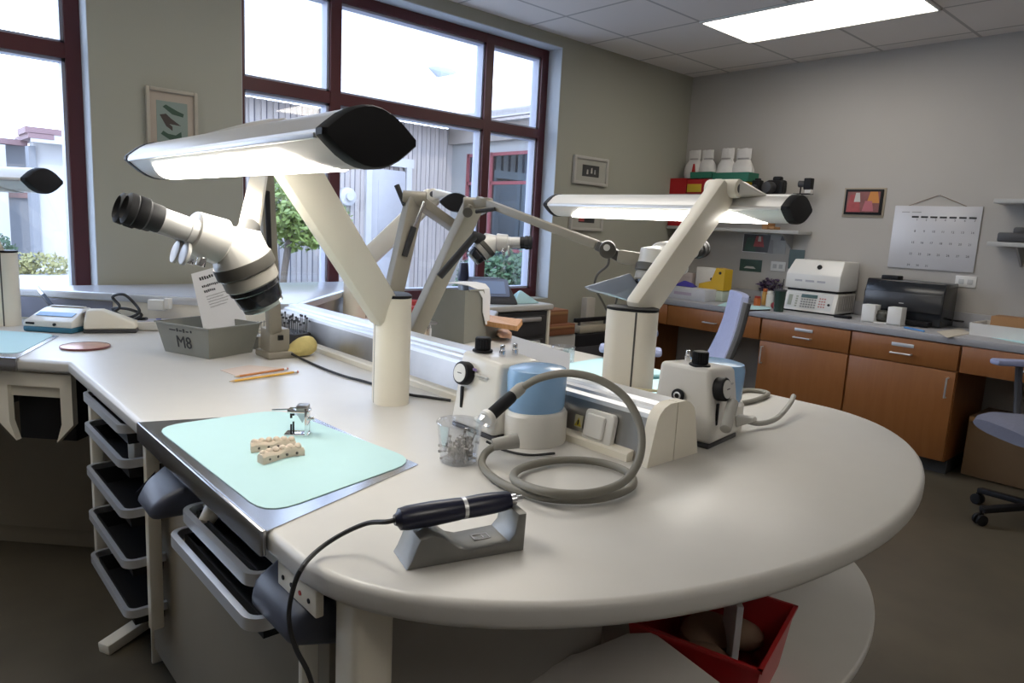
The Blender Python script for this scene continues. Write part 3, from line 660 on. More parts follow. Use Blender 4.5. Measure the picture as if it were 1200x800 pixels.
# near left microscope
m1 = thing('microscope', 'large binocular microscope hanging over the near left bench below the lit lamp', 'microscope', (1.05, 2.42, ZT), 0, SG)
B1 = at_d(257, 283, 1.25); D1 = scope_head(m1, B1, (-.93, .0, .31), (.42, 0, -.90), .63)
part('clamp_base', MB().box((1.05, 2.42, ZT+.012), (.10, .12, .024), bev=.006).box((1.05, 2.42, ZT+.06), (.075, .085, .09), bev=.006), TAUPE, m1)
part('clamp_knob', MB().cyl((1.05, 2.377, ZT+.075), (1.05, 2.368, ZT+.075), .012, n=4), BLACK, m1)
E1 = at_d(309, 178, 2.15)
part('lower_arm', MB().beam((1.05, 2.42, ZT+.03), E1, .046, .036, up=(0, 1, 0), bev=.006), TAUPE, m1)
K1 = at_d(292, 268, 1.42)
part('upper_arm', MB().beam(E1, K1, .040, .032, up=(0, 0, 1), bev=.006), CREAM, m1)
part('elbow', MB().cyl(E1-V((.035, -.03, 0)), E1+V((.035, -.03, 0)), .03, n=20, bev=.004), TAUPE, m1)
part('gas_spring', MB().cyl(at_d(316, 300, 2.3), at_d(313, 225, 2.14), .008), BLACK, m1)
part('knuckle', MB().cyl(K1, D1, .022, n=16), DTAUPE, m1)
# microscope of the far right station
b2 = V((1.585, 2.55, ZT)); m2 = thing('microscope', 'small looking microscope in front of the red framed reflection, eyepieces towards the window frame', 'microscope', tuple(b2), 0, SG)
B2 = at_d(583, 284, 3.5); D2 = scope_head(m2, B2, (.70, -.70, .04), (-.62, .36, -.70), .66)
E2 = at_d(486, 233, 3.0); K2 = at_d(541, 272, 3.42)
part('clamp_base', MB().box((b2.x, b2.y, ZT+.012), (.10, .12, .024), bev=.006), TAUPE, m2)
part('lower_arm', MB().beam((b2.x, b2.y, ZT+.02), E2, .078, .05, up=(0, 1, 0), bev=.008), TAUPE, m2)
part('elbow', MB().cyl(E2-V((.04, -.03, 0)), E2+V((.04, -.03, 0)), .034, n=20, bev=.004), TAUPE, m2)
part('upper_arm', MB().beam(E2, K2, .055, .045, bev=.006), TAUPE, m2)
part('lock_lever', MB().cyl(at_d(474, 240, 2.98), at_d(465, 217, 2.98), .010, .012), RUB, m2)
part('gas_spring', MB().cyl(at_d(485, 266, 2.97), at_d(474, 300, 2.97), .013), RUB, m2)
part('spring_rod', MB().cyl(at_d(497, 236, 2.97), at_d(484, 268, 2.97), .006), CHROME, m2)
part('knuckle', MB().cyl(K2, D2, .028, n=16).ball(K2, .026), RUB, m2)
# microscope of the near right station
b3 = V((1.47, 2.20, ZT)); m3 = thing('microscope', 'microscope with hanging cable, half hidden behind the sloping arm of the right lamp', 'microscope', tuple(b3), 0, SG)
B3 = at_d(778, 300, 2.12); D3 = scope_head(m3, B3, (.96, .0, .16), (-.22, .02, -.96), .66)
E3 = at_d(555, 240, 2.5); K3 = at_d(712, 292, 2.16)
part('clamp_base', MB().box((b3.x, b3.y, ZT+.012), (.10, .12, .024), bev=.006), TAUPE, m3)
part('lower_arm', MB().beam((b3.x-.01, b3.y, ZT+.02), E3, .066, .05, up=(0, 1, 0), bev=.008), TAUPE, m3)
part('elbow', MB().cyl(E3-V((.03, -.022, 0)), E3+V((.03, -.022, 0)), .026, n=20, bev=.004), TAUPE, m3)
part('elbow_screw', MB().cyl(at_d(548, 249, 2.45), at_d(548, 249, 2.5), .017, n=20), DTAUPE, m3)
part('upper_arm', MB().beam(E3, at_d(575, 237, 2.46), .04, .034, bev=.006).beam(at_d(560, 234, 2.49), at_d(700, 287, 2.19), .030, .026, bev=.004), TAUPE, m3)
part('gas_spring', MB().cyl(at_d(556, 277, 2.44), at_d(515, 324, 2.42), .013), RUB, m3)
part('damper_strut', MB().cyl(at_d(558, 248, 2.46), at_d(580, 245, 2.42), .007), RUB, m3)
part('knuckle', MB().cyl(at_d(712, 293, 2.12), at_d(712, 291, 2.22), .026, n=22, bev=.004).beam(at_d(700, 287, 2.17), at_d(735, 305, 2.14), .04, .03, bev=.006), DTAUPE, m3)
part('knuckle_screw', MB().cyl(at_d(711, 290, 2.115), at_d(711, 290, 2.105), .010, n=16), WHITEP, m3)
part('yoke', MB().beam(at_d(725, 300, 2.14), D3+V((0, 0, -.01)), .045, .04, bev=.006), TAUPE, m3)
part('camera_box', MB().hull([at_d(x, y, d) for x, y, d in ((684, 336, 2.1), (738, 320, 2.1), (748, 334, 2.08), (720, 346, 2.06), (690, 341, 2.2), (739, 322, 2.24), (757, 344, 2.14), (742, 354, 2.08))], .004), mat('grey_blue_casing', (.25, .29, .36), .25, .3), m3)
part('cable', MB().tube([at_d(*p) for p in ((714, 300, 2.14), (712, 311, 2.14), (700, 322, 2.15), (697, 336, 2.16), (704, 350, 2.17), (712, 365, 2.18))], .0035), DTAUPE, m3)
part('cable', MB().tube([at_d(*p) for p in ((722, 340, 2.12), (723, 350, 2.13), (719, 362, 2.15))], .003), DTAUPE, m3)

# ------------------------------------------------------------------ things on the near left station
def mat_sheet(label, pts, r, m, z):
    # rounded sheet through four corners
    q = []
    n = len(pts)
    for i in range(n):
        p = V(pts[i]); a = (V(pts[i-1])-p).normalized(); b = (V(pts[(i+1) % n])-p).normalized()
        p0, p2 = p+a*r, p+b*r
        for k in range(6):
            t = k/5; q.append((p0*(1-t)**2+p*2*t*(1-t)+p2*t*t))
    ar = sum(q[i].x*q[(i+1) % len(q)].y-q[(i+1) % len(q)].x*q[i].y for i in range(len(q)))
    if ar < 0: q.reverse()
    return solo('bench_mat', MB().prism([(p.x, p.y) for p in q], z, z+.0014), m, label, 'mat')
mat_sheet('mint green paper mat on the steel plate under the dental models', [(.455, 1.72), (.462, 1.10), (.83, 1.19), (.76, 1.72)], .07, MINT, ZT+.0024)
lpv = [V(p) for p in lp]
cen = sum(lpv, V((0, 0)))/4
mat_sheet('pale blue paper mat at the left frame edge beside the copper disc', [tuple(cen+(p-cen)*.93+V((.02, .04))) for p in lpv], .06, MINTB, ZT+.0024)
mat_sheet('pale blue paper mat right of the spine behind the second pillar', [(1.62, 1.22), (2.17, 1.22), (2.17, 1.83), (1.84, 1.80)], .04, MINTB, ZT+.0005)

# articulator and dental models
ar_ = thing('articulator', 'small chrome dental articulator standing on the mint mat', 'articulator', (.70, 1.49, ZT+.004))
X = Matrix.Translation((.70, 1.49, ZT+.004)) @ Matrix.Rotation(math.radians(-38), 4, 'Z')
def xb(c, d, bev=.001): return MB().box(c, d, bev=bev, M=X)
part('base_plate', xb((0, 0, .003), (.055, .032, .006), .002), CHROME, ar_)
part('back_plate', xb((.022, 0, .036), (.006, .034, .066)), CHROME, ar_)
part('upper_arm', xb((.004, 0, .058), (.05, .03, .008), .002).cyl(X @ V((-.02, 0, .06)), X @ V((-.058, 0, .057)), .0022, n=8), CHROME, ar_)
part('hinge', xb((.012, 0, .066), (.026, .03, .014), .003), STEELD, ar_)
for sy in (-1, 1): part('pin', MB().cyl(X @ V((-.012, sy*.011, .006)), X @ V((-.012, sy*.011, .028)), .0024, n=8).cyl(X @ V((-.012, sy*.011, .043)), X @ V((-.012, sy*.011, .056)), .0028, n=8), BLACK, ar_)
part('thumb_screw', MB().cyl(X @ V((.024, 0, .04)), X @ V((.038, 0, .04)), .005, n=12), CHROME, ar_)
part('wedge', MB().hull([X @ V(p) for p in ((.0, -.012, .054), (.0, .012, .054), (.02, -.012, .054), (.02, .012, .054), (.012, -.006, .03), (.012, .006, .03))]), STEEL, ar_)
PLASTER = mat('cream_plaster', (.66, .55, .44), .8, var=.06, scale=60, bump=.3)
for a, b, lab in (((.567, 1.432), (.655, 1.405), 'cream plaster tooth row lying nearest the articulator'), ((.553, 1.348), (.648, 1.358), 'cream plaster tooth row lying in front of the other one')):
    a, b = V((*a, ZT+.004)), V((*b, ZT+.004)); d = (b-a).normalized(); nn = V((-d.y, d.x, 0)); t = thing('dental_model', lab, 'dental model', tuple((a+b)/2), 0, None)
    rr = []
    for k in range(9):
        u = k/8; p = a+(b-a)*u+nn*(.010*math.sin(PI*u)); w = .012+.003*math.sin(6*u); h = .019+.003*math.sin(11*u)
        rr.append([p+nn*x+V((0, 0, z)) for x, z in ((-w, 0), (-w, h*.7), (-w*.6, h), (w*.6, h), (w, h*.7), (w, 0))])
    part('base', MB().loft(rr), PLASTER, t)
    tm = MB()
    for k in range(6):
        u = (k+.5)/6; p = a+(b-a)*u+nn*(.010*math.sin(PI*u)); tm.ball(p+V((0, 0, .0195)), (.0075, .0085, .0065), 8)
    part('teeth', tm, PLASTER, t)
    dots = MB()
    for k in range(4):
        p = a+(b-a)*((k+.8)/4.6)+nn*(.010*math.sin(PI*(k+.8)/4.6)-.0135); dots.ball(p+V((0, 0, .008)), .003, 8)
    part('pin_hole', dots, mat('dark_hole', (.08, .06, .05)), t)

# handpiece on its rest
h0, h1 = V((.556, .836, ZT)), V((.744, .783, ZT)); dx = (h1-h0).normalized(); dy = V((-dx.y, dx.x, 0)); Lh = (h1-h0).length
hr = thing('handpiece_rest', 'grey cast metal cradle holding the dark handpiece on the rounded bench end', 'rest', tuple((h0+h1)/2))
# side profile: rear hump, low saddle, front upright
pr_ = [(0, 0), (0.193, 0), (.195, .062), (.181, .062), (.176, .030), (.166, .019), (.10, .016), (.082, .022), (.058, .042), (.040, .048), (.020, .044), (.006, .01)]
M = Matrix(((dx.x, 0, dy.x, h0.x), (dx.y, 0, dy.y, h0.y), (0, 1, 0, h0.z+.0005), (0, 0, 0, 1)))
part('cradle', MB().prism(pr_, -.035, .035, bev=.003, M=M, seg=2), HOLDG, hr)
Mt = frame(h0+dx*.132+V((0, 0, .0185)), dx, dy)
em = MB()
for q in ((0, .009, .028, .0025), (0, -.009, .028, .0025), (-.013, 0, .0025, .02), (.013, 0, .0025, .02), (.003, 0, .0025, .012)): em.box((q[0], q[1], 0), (q[2], q[3], .0012), M=Mt)
part('embossed_mark', em, mat('worn_grey', (.34, .33, .33), .5), hr)
hp = thing('handpiece', 'dark navy electric handpiece with a steel band lying on the grey cradle', 'handpiece', tuple(h0+V((0, 0, .07))))
a = h0+dx*-.010+V((0, 0, .0665)); b = h0+dx*.196+V((0, 0, .0735)); ax_ = (b-a).normalized()
prof = [(0, 0), (.008, 0), (.010, .004), (.0165, .008), (.0185, .02), (.0190, .06), (.0175, .100), (.0165, .108)]
part('body', MB().lathe(prof+[(0, .108)], a, ax_, 28), NAVY, hp)
part('steel_band', MB().lathe([(0, .108), (.0172, .108), (.0172, .114), (0, .114)], a, ax_, 28), ALU, hp)
part('grip', MB().lathe([(0, .114), (.0168, .114), (.0175, .135), (.0170, .16), (.0155, .182), (.0135, .190), (0, .190)], a, ax_, 28), NAVY, hp)
part('chuck', MB().lathe([(0, .190), (.009, .190), (.0095, .200), (.006, .203), (.0055, .212), (0, .212)], a, ax_, 20), CHROME, hp)
cordp = [a+ax_*.002, a-dx*.012+V((0, 0, -.001)), at_z(430, 613, ZT+.05), at_z(400, 626, ZT+.03), at_z(372, 645, ZT+.012), at_z(352, 668, ZT+.009), at_x(341, 700, .425), at_x(339, 730, .425), at_x(347, 760, .43), at_x(362, 790, .44), at_x(372, 830, .46)]
part('cord', MB().tube(cordp, .0038, n=8), RUB, hp)

# clear cup of burs
jc = V((.905, 1.145, ZT+.0005))
jr = thing('plastic_cup', 'clear plastic cup half full of metal burs next to the white sandblaster', 'cup', tuple(jc))
part('wall', MB().lathe([(0, 0), (.036, 0), (.040, .004), (.0485, .086), (.0510, .088), (.0500, .090), (.0470, .087), (.0385, .006), (0, .004)], jc, n=36), CUPG, jr)
bm_ = MB(); rd = random.Random(3)
for i in range(70):
    a1 = rd.uniform(0, 2*PI); r1 = rd.uniform(0, .030); p = jc+V((r1*math.cos(a1), r1*math.sin(a1), rd.uniform(.006, .036)))
    dd = V((rd.gauss(0, 1), rd.gauss(0, 1), rd.gauss(0, .7))).normalized()
    q = p+dd*.03; 
    if (V((q.x, q.y, 0))-V((jc.x, jc.y, 0))).length > .038 or q.z < jc.z+.005 or q.z > jc.z+.062: q = p+V((rd.uniform(-.008, .008), rd.uniform(-.008, .008), .024))
    bm_.cyl(p, q, .0013, n=5); bm_.cyl(q, q+(q-p)*.22, .0032, n=7)
bm_.cyl(jc+V((.016, .008, .028)), jc+V((.022, .012, .034)), .015, n=18)
o = solo('metal_burs', bm_, mat('worn_bur_metal', (.30, .28, .26), .4, .7, var=.3, scale=40), 'tangle of small grey metal burs inside the clear cup', 'burs'); o['kind'] = 'stuff'

# sandblaster units
def blaster(label, loc, rz, hose_cb, gauge_label=None):
    t = thing('sandblaster', label, 'sandblaster', loc, rz, 'white sandblaster units by the spine')
    P = lambda mb, n, m, par=None, **k: part(n, mb, m, par or t, local=True, **k)
    H = .195
    pts = [(x, y, z) for (x, y, z) in ((-.095, -.055, .012), (-.095, .115, .012), (.07, .115, .012), (.07, -.055, .012), (-.072, -.045, H-.012), (-.072, .105, H), (.062, .105, H), (.062, -.045, H-.012), (-.082, .11, H*.6), (-.082, -.05, H*.6))]
    P(MB().hull(pts, .012), 'body', OFFW)
    P(MB().box((-.012, .03, .006), (.155, .165, .012), bev=.003), 'foot_plate', DGREY)
    P(MB().lathe([(0, .0), (.080, .0), (.082, .006), (.082, .072), (.076, .080), (0, .082)], (.002, -.098, .0), n=40, sx=1.0, sy=.80), 'tank_base', OFFW)
    P(MB().lathe([(0, .078), (.070, .078), (.075, .088), (.078, .165), (.074, .178), (.060, .182), (0, .182)], (.002, -.094, 0), n=40, sx=1.0, sy=.82), 'water_tank', BLUETANK)
    k = P(MB().cyl((-.03, .075, H-.004), (-.03, .075, H+.003), .026, n=28, bev=.002), 'knob', BLACK)
    kn = MB()
    for i in range(24):
        a_ = 2*PI*i/24; kn.box((-.03+.0185*math.cos(a_), .075+.0185*math.sin(a_), H+.018), (.003, .003, .026), rz=a_)
    kn.cyl((-.03, .075, H), (-.03, .075, H+.034), .0185, n=28, bev=.002); P(kn, 'knob_grip', BLACK, k)
    for x in (-.012, .03): P(MB().cyl((x, .02, H-.008), (x, .02, H+.007), .008, n=16).cyl((x, .02, H+.007), (x, .02, H+.022), .006, n=16, bev=.001), 'valve_button', CHROME)
    g = P(MB().cyl((-.078, .070, .142), (-.104, .070, .146), .029, n=30, bev=.004), 'gauge', BLACK)
    P(MB().cyl((-.1035, .070, .146), (-.1055, .070, .1463), .0225, n=28), 'gauge_dial', WHITEP, g)
    P(MB().box((-.107, .068, .147), (.001, .015, .002)), 'gauge_needle', INK, g)
    P(MB().box((-.0885, .078, .082), (.006, .009, .055), bev=.002), 'slot', BLACK)
    P(MB().box((-.084, .037, .158), (.002, .014, .006)), 'purple_mark', mat('purple_mark', (.25, .18, .4)))
    P(MB().box((-.0835, .012, .146), (.002, .05, .004)).box((-.0815, .008, .138), (.002, .03, .002)), 'faint_lettering', mat('faint_grey', (.5, .5, .48)))
    P(MB().hull([(-.095, -.03, .03), (-.095, -.06, .03), (-.14, -.03, .055), (-.14, -.055, .055), (-.09, -.03, .06), (-.09, -.06, .06), (-.135, -.03, .065), (-.135, -.055, .065)], .004), 'handpiece_hook', CUPG if False else WHITEP)
    port = P(MB().cyl((.0, .112, .118), (.0, .120, .118), .0165, n=24, bev=.002), 'port', BLACK)
    P(MB().lathe([(.006, 0), (.010, 0), (.010, .003), (.006, .003)], (.0, .119, .118), (0, 1, 0), 20), 'port_ring', CHROME, port)
    P(MB().box((-.03, .1145, .035), (.02, .002, .028), bev=.0005), 'warning_label', mat('yellow_green_label', (.50, .52, .12)))
    hose_cb(t); return t
def hose1(t):
    con = [at_z(603, 517, ZT+.045), at_z(575, 523, ZT+.04)]
    part('hose_socket', MB().cyl(at_z(607, 516, ZT+.05), at_z(577, 521, ZT+.042), .017, .013, n=20, bev=.002), HOSEL, t)
    z = ZT+.0115
    path = [at_z(580, 522, ZT+.04), at_z(568, 532, ZT+.024), at_z(566, 547, z), at_z(590, 567, z), at_z(640, 583, z), at_z(700, 584, z), at_z(740, 570, z), at_z(735, 553, z), at_z(700, 541, z), at_z(655, 539, z), at_z(612, 548, z+.003), at_z(603, 562, z+.012), at_z(640, 576, z+.02), at_z(690, 578, z+.02), at_z(728, 566, z+.022)]
    d0 = (path[-1]-EYE).dot(_f); ps = [(746, 545), (752, 518), (747, 490), (730, 463), (700, 444), (665, 437), (632, 443), (610, 455)]
    for i, q in enumerate(ps): path.append(at_d(*q, d0+(1.50-d0)*((i+1)/len(ps))))
    part('hose', MB().tube(path, .0082, n=12), HOSE, t)
    a, b = at_d(610, 455, 1.50), at_d(572, 489, 1.44); d = (b-a).normalized(); L = (b-a).length
    part('hose_cuff', MB().lathe([(0, -.012), (.009, -.012), (.013, .0), (.013, .02), (.010, .028), (0, .028)], a, d, 20), HOSEL, t)
    part('handpiece_grip', MB().lathe([(0, .028), (.0125, .028), (.0135, .034), (.0135, L-.012), (.012, L-.004), (0, L-.004)], a, d, 20), BLACK, t)
    part('handpiece_collar', MB().lathe([(0, L-.006), (.017, L-.006), (.0185, L-.002), (.0185, L+.003), (.015, L+.006), (0, L+.006)], a, d, 22), WHITEP, t)
    part('handpiece_tip', MB().lathe([(0, L+.004), (.013, L+.004), (.016, L+.012), (.012, L+.022), (.004, L+.026), (0, L+.026)], a, d, 20), CUPG, t)
def hose2(t):
    part('hose_socket', MB().cyl(at_d(859, 471, 1.70), at_d(850, 503, 1.63), .0135, n=20, bev=.003), HOSEL, t)
    z = ZT+.008
    part('hose', MB().tube([at_z(856, 492, ZT+.035), at_z(870, 492, ZT+.03), at_z(890, 496, ZT+.014), at_z(910, 490, ZT+.02), at_z(925, 474, ZT+.035), at_z(930, 464, ZT+.045)], .0075, n=10), HOSEL, t)
    part('hose', MB().tube([at_z(845, 466, ZT+.03), at_z(868, 458, z), at_z(890, 458, z), at_z(900, 462, z), at_z(880, 470, z), at_z(850, 474, z)], .0075, n=10), HOSE, t)
blaster('white sandblaster with black gauge and coiled grey hose left of the spine', (1.15, 1.262, ZT), 0, hose1)
blaster('white sandblaster beyond the spine end, its hose pointing at the cabinets', (1.560, .985, ZT), PI/2+.13, hose2)
solo('thin_cable', MB().tube([at_z(570, 517, ZT+.02), at_z(590, 527, ZT+.006), at_z(620, 533, ZT+.005), at_z(650, 531, ZT+.005)], .003), RUB, 'thin black cable running under the white sandblaster by the coiled hose', 'cable')
solo('yellow_hose', MB().tube([at_d(700, 449, 1.86), at_d(740, 455, 1.83), at_d(775, 458, 1.80), at_d(793, 456, 1.78)], .0035, n=8), mat('pale_yellow_tube', (.62, .55, .32), .5), 'thin pale yellow tube from the spine to the second sandblaster', 'tube')

# bin with handwriting and card
br_ = math.radians(21); bc = V((.832, 2.462, ZT+.0005)); ux = V((math.cos(br_), math.sin(br_), 0)); uy = V((-math.sin(br_), math.cos(br_), 0)); bcen = V((.880, 2.600, ZT+.0005))
bn = thing('storage_bin', 'grey plastic bin with handwritten M8 on its short side, below the microscope', 'bin', tuple(bcen), br_)
part('shell', MB().tray((0, 0, 0), (.228, .272, .108), .004, flare=1.2, rim=.0035), BINGREY, bn, local=True)
part('divider', MB().box((-.05, 0, .05), (.004, .19, .085)), DGREY, bn, local=True)
Mw = frame(bcen-ux*.1046+V((0, 0, .045)), -uy, V((0, 0, 1))+ux*-.176)
text('handwriting', 'M8', .062, Mw, INK, bn)
wv = MB()
for i, (x, w_, h_) in enumerate(((-.05, .03, .004), (-.025, .006, .012), (-.008, .012, .004), (.008, .006, .014), (.026, .012, .004), (.045, .006, .008))): wv.box((x, .043+.002*(i % 2), 0), (w_, h_, .0012), M=Mw)
part('scribble', wv, INK, bn)
cq = [at_d(224, 321, 2.60), at_d(273, 307, 2.68), at_d(289, 377, 2.66), at_d(241, 397, 2.58)]
n_ = (cq[1]-cq[0]).cross(cq[2]-cq[0]).normalized()*.0015
cdn = thing('instruction_card', 'white printed card leaning in the grey bin marked M8', 'card', tuple((cq[2]+cq[3])/2))
part('sheet', MB().add([p+n_*s for s in (1, -1) for p in cq], [[0, 1, 2, 3], [7, 6, 5, 4], [0, 4, 5, 1], [1, 5, 6, 2], [2, 6, 7, 3], [3, 7, 4, 0]]), PAPER, cdn)
Mc = frame(cq[0]+(-n_ if n_.dot(EYE-cq[0]) < 0 else n_)*1.4, cq[1]-cq[0], cq[0]-cq[3]); cw = (cq[1]-cq[0]).length
pl_ = MB(); rd = random.Random(5)
def word(x, y, w, h, bold):
    k = max(2, int(w/(h*.62)))
    for i in range(k): pl_.box((x+w*(i+.5)/k, y+rd.uniform(-.001, .001), 0), (w/k*.72, h*rd.uniform(.7, 1), .0006), M=Mc)
word(.018, -.028, .052, .013, 1); word(.016, -.058, .072, .010, 1); word(.016, -.078, .042, .010, 1)
part('bold_lettering', pl_, INK, cdn)
pl_ = MB()
for i, (w, w2) in enumerate(((.075, .0), (.06, .04), (.09, 0), (.07, .02), (.06, .03))): word(.016, -.098-.0105*i, w, .0035, 0)
part('small_lettering', pl_, GINK, cdn)

# bur rack behind the bin, sponge, pencils, card
rk_ = thing('bur_rack', 'dark bur rack with rows of upright pins behind the scope clamp', 'rack', (1.20, 2.60, ZT))
part('block', MB().box((1.20, 2.60, ZT+.028), (.10, .14, .055), rz=.3, bev=.004), DGREY, rk_)
bp_ = MB(); rd = random.Random(9)
for i in range(6):
    for j in range(5):
        p = V((1.20, 2.60, ZT+.054))+Matrix.Rotation(.3, 3, 'Z') @ V((-.04+.016*i, -.052+.026*j, 0)); h = rd.uniform(.03, .07)
        bp_.cyl(p, p+V((0, 0, h)), .0014, n=6).cyl(p+V((0, 0, h)), p+V((0, 0, h+.008)), .004, n=8)
part('bur_pins', bp_, DGREY, rk_)
cb_ = thing('pin_box', 'clear rack box with thin wires standing between bin and scope clamp', 'rack', (1.06, 2.60, ZT))
part('box_base', MB().box((1.085, 2.60, ZT+.025), (.10, .05, .05), rz=.35, bev=.003), TAUPE, cb_)
wv = MB()
for i in range(7):
    p = V((1.085, 2.60, ZT+.05))+Matrix.Rotation(.35, 3, 'Z') @ V((-.045+.015*i, 0, 0)); wv.cyl(p, p+V((0, 0, .055)), .0014, n=6)
for z in (.07, .10): wv.cyl(V((1.085, 2.60, ZT+z))+Matrix.Rotation(.35, 3, 'Z') @ V((-.045, 0, 0)), V((1.085, 2.60, ZT+z))+Matrix.Rotation(.35, 3, 'Z') @ V((.045, 0, 0)), .0014, n=6)
part('wires', wv, CHROME, cb_)
sp_ = MB()
sp_.loft([[V((1.135, 2.385, ZT+.026))+V((math.cos(a_)*r_*.058+.008*k, math.sin(a_)*r_*.036, .020*k)) for a_ in [2*PI*i/18 for i in range(18)]] for k, r_ in ((-1, .8), (-.3, 1), (.6, .95), (1.4, .75), (2.0, .5), (2.3, .2))])
solo('yellow_sponge', sp_, mat('yellow_sponge', (.66, .55, .22), .9, var=.12, scale=50, bump=.6, bscale=150), 'pale yellow shell shaped sponge beside the scope clamp', 'sponge')
solo('power_cable', MB().tube([at_z(337, 412, ZT+.02), at_z(355, 421, ZT+.006), at_z(380, 432, ZT+.005), at_z(405, 441, ZT+.005), at_z(428, 447, ZT+.005), at_z(475, 461, ZT+.005), at_z(500, 465, ZT+.005), at_z(528, 469, ZT+.005)], .0042), RUB, 'black cable along the foot of the spine, passing behind the first pillar', 'cable')
pk = [at_z(258, 434, ZT), at_z(292, 428, ZT), at_z(334, 432, ZT), at_z(278, 441, ZT)]
solo('note_card', MB().prism([(p.x, p.y) for p in pk][::-1], ZT+.0004, ZT+.0016), PINKC, 'pale pinkish paper card lying under the pencils', 'card')
def pencil(a, b, m, lab):
    t = thing('pencil', lab, 'pencil', tuple(a)); d = (b-a).normalized(); L = (b-a).length
    part('shaft', MB().cyl(a+d*.018, b-d*.012, .0042, n=6), m, t)
    part('tip', MB().cyl(a+d*.018, a+d*.004, .0042, .0012, n=8), mat('bare_wood', (.6, .42, .24)), t); part('lead', MB().cyl(a+d*.004, a, .0012, .0002, n=6), INK, t)
    part('ferrule', MB().cyl(b-d*.012, b-d*.002, .0044, n=10), ALU, t); part('eraser', MB().cyl(b-d*.002, b+d*.004, .0042, n=10), mat('pink_eraser', (.55, .2, .16)), t)
pencil(at_z(268, 447, ZT+.005), at_z(348, 435.5, ZT+.005), mat('yellow_pencil_paint', (.72, .40, .04), .35), 'yellow pencil with dark point lying nearest the bench edge')
pencil(at_z(274, 441.5, ZT+.0058), at_z(336, 432.0, ZT+.0058), mat('orange_pencil_paint', (.50, .17, .03), .4), 'orange brown pencil lying behind the yellow one on the pinkish card')
dc = at_z(100, 407, ZT)
cdsc = thing('copper_disc', 'flat copper coloured round disc lying at the bench corner', 'disc', tuple(dc))
part('plate', MB().cyl(dc+V((0, 0, .0005)), dc+V((0, 0, .007)), .078, n=48, bev=.002), mat('copper_disc', (.62, .36, .27), .3, .4, var=.25, scale=14), cdsc)
part('rim', MB().lathe([(.0775, .001), (.0795, .002), (.0795, .007), (.0775, .008)], dc, n=48), mat('maroon_edge', (.22, .07, .07), .4), cdsc)

# devices at the left bench
def rbox(c, sx, sy, h, rz, tops=1.0, bev=.006, z=0): return MB().box((c[0], c[1], ZT+z+h/2), (sx, sy, h), rz=rz, bev=bev, taper=tops)
rzA = math.radians(-45)
ca_ = V((.535, 3.30, ZT)); dv = thing('wax_knife_unit', 'white control unit with blue base and blue display strip, left bench', 'device', tuple(ca_), rzA)
P = lambda mb, n, m, par, **k: part(n, mb, m, par, local=True, **k)
P(MB().box((0, 0, .012), (.20, .15, .022), bev=.006), 'base', mat('teal_blue_plastic', (.04, .17, .27), .4), dv)
P(MB().hull([(-.10, -.075, .022), (.10, -.075, .022), (.10, .075, .022), (-.10, .075, .022), (-.098, -.07, .045), (.098, -.07, .045), (-.085, .03, .085), (.085, .03, .085), (.085, .07, .09), (-.085, .07, .09)], .005), 'casing', OFFW, dv)
fr_ = frame((0, -.02, .0663), (1, 0, 0), (0, .1, .04))
P(MB().box((0, 0, .001), (.15, .03, .002), M=fr_), 'display_strip', mat('blue_display', (.16, .33, .62), .3), dv)
P(MB().box((0, .055, .091), (.14, .02, .004), bev=.001), 'key_pad', WHITEP, dv)
P(MB().box((-.07, -.074, .035), (.035, .006, .008), bev=.002), 'slot', BLACK, dv); P(MB().cyl((.03, -.072, .034), (.03, -.078, .034), .006, n=12), 'jack', BLACK, dv)
P(MB().cyl((-.10, .09, .085), (-.16, .13, .12), .009, n=12).cyl((-.06, .06, .06), (-.10, .09, .085), .012, n=12), 'wand_holder', NAVY, dv)
P(MB().cyl((-.16, .13, .12), (-.215, .165, .15), .007, n=12), 'wand', CHROME, dv)
cb2 = V((.70, 3.20, ZT)); dv = thing('handpiece_charger', 'beige charger with a round hole in its raised front, left bench', 'device', tuple(cb2), math.radians(-20))
P(MB().box((0, 0, .008), (.19, .12, .016), bev=.005), 'base', DGREY, dv)
P(MB().hull([(-.095, -.06, .016), (.095, -.06, .016), (.095, .06, .016), (-.095, .06, .016), (-.09, -.05, .05), (-.085, -.035, .09), (-.085, .035, .09), (-.09, .05, .05), (-.03, -.035, .09), (-.03, .035, .09), (.06, -.05, .045), (.06, .05, .045), (.09, -.05, .04), (.09, .05, .04)], .008), 'casing', CREAM, dv)
P(MB().cyl((-.086, 0, .065), (-.094, 0, .062), .018, n=20), 'hole', mat('brown_hole', (.10, .06, .04)), dv)
P(MB().box((-.0925, 0, .03), (.004, .07, .012)), 'label_strip', mat('pale_grey_label', (.45, .47, .5)), dv)
def at_p(px, py, sm): r = ray(px, py); return EYE+r*(sm/(r.x+r.y))
cp = [at_p(x, y, 3.98+.06*((i*7) % 5)/4) for i, (x, y, h) in enumerate( ((123, 370, .02), (140, 360, .05), (132, 348, .10), (145, 345, .12), (158, 356, .08), (163, 366, .03), (148, 372, .02), (132, 362, .03), (150, 362, .04), (166, 369, .02), (150, 376, .012), (135, 372, .012), (155, 374, .012), (172, 373, .01)))]
solo('cable_coil', MB().tube(cp, .006, n=8), RUB, 'looped black cable standing behind the beige charger', 'cable')
cf = V((.915, 3.165, ZT)); dv = thing('flat_control_box', 'flat white control box partly behind the grey bin', 'device', tuple(cf), math.radians(-25))
P(MB().box((0, .0, .02), (.26, .10, .036), bev=.006), 'casing', OFFW, dv)
P(MB().box((0, .0, .0385), (.24, .085, .002)), 'top_label', mat('lilac_label', (.56, .56, .64)), dv)
P(MB().cyl((-.05, .02, .039), (-.05, .02, .043), .01, n=14).cyl((.03, .02, .039), (.03, .02, .043), .008, n=14), 'button', mat('blue_button', (.16, .18, .45)), dv)
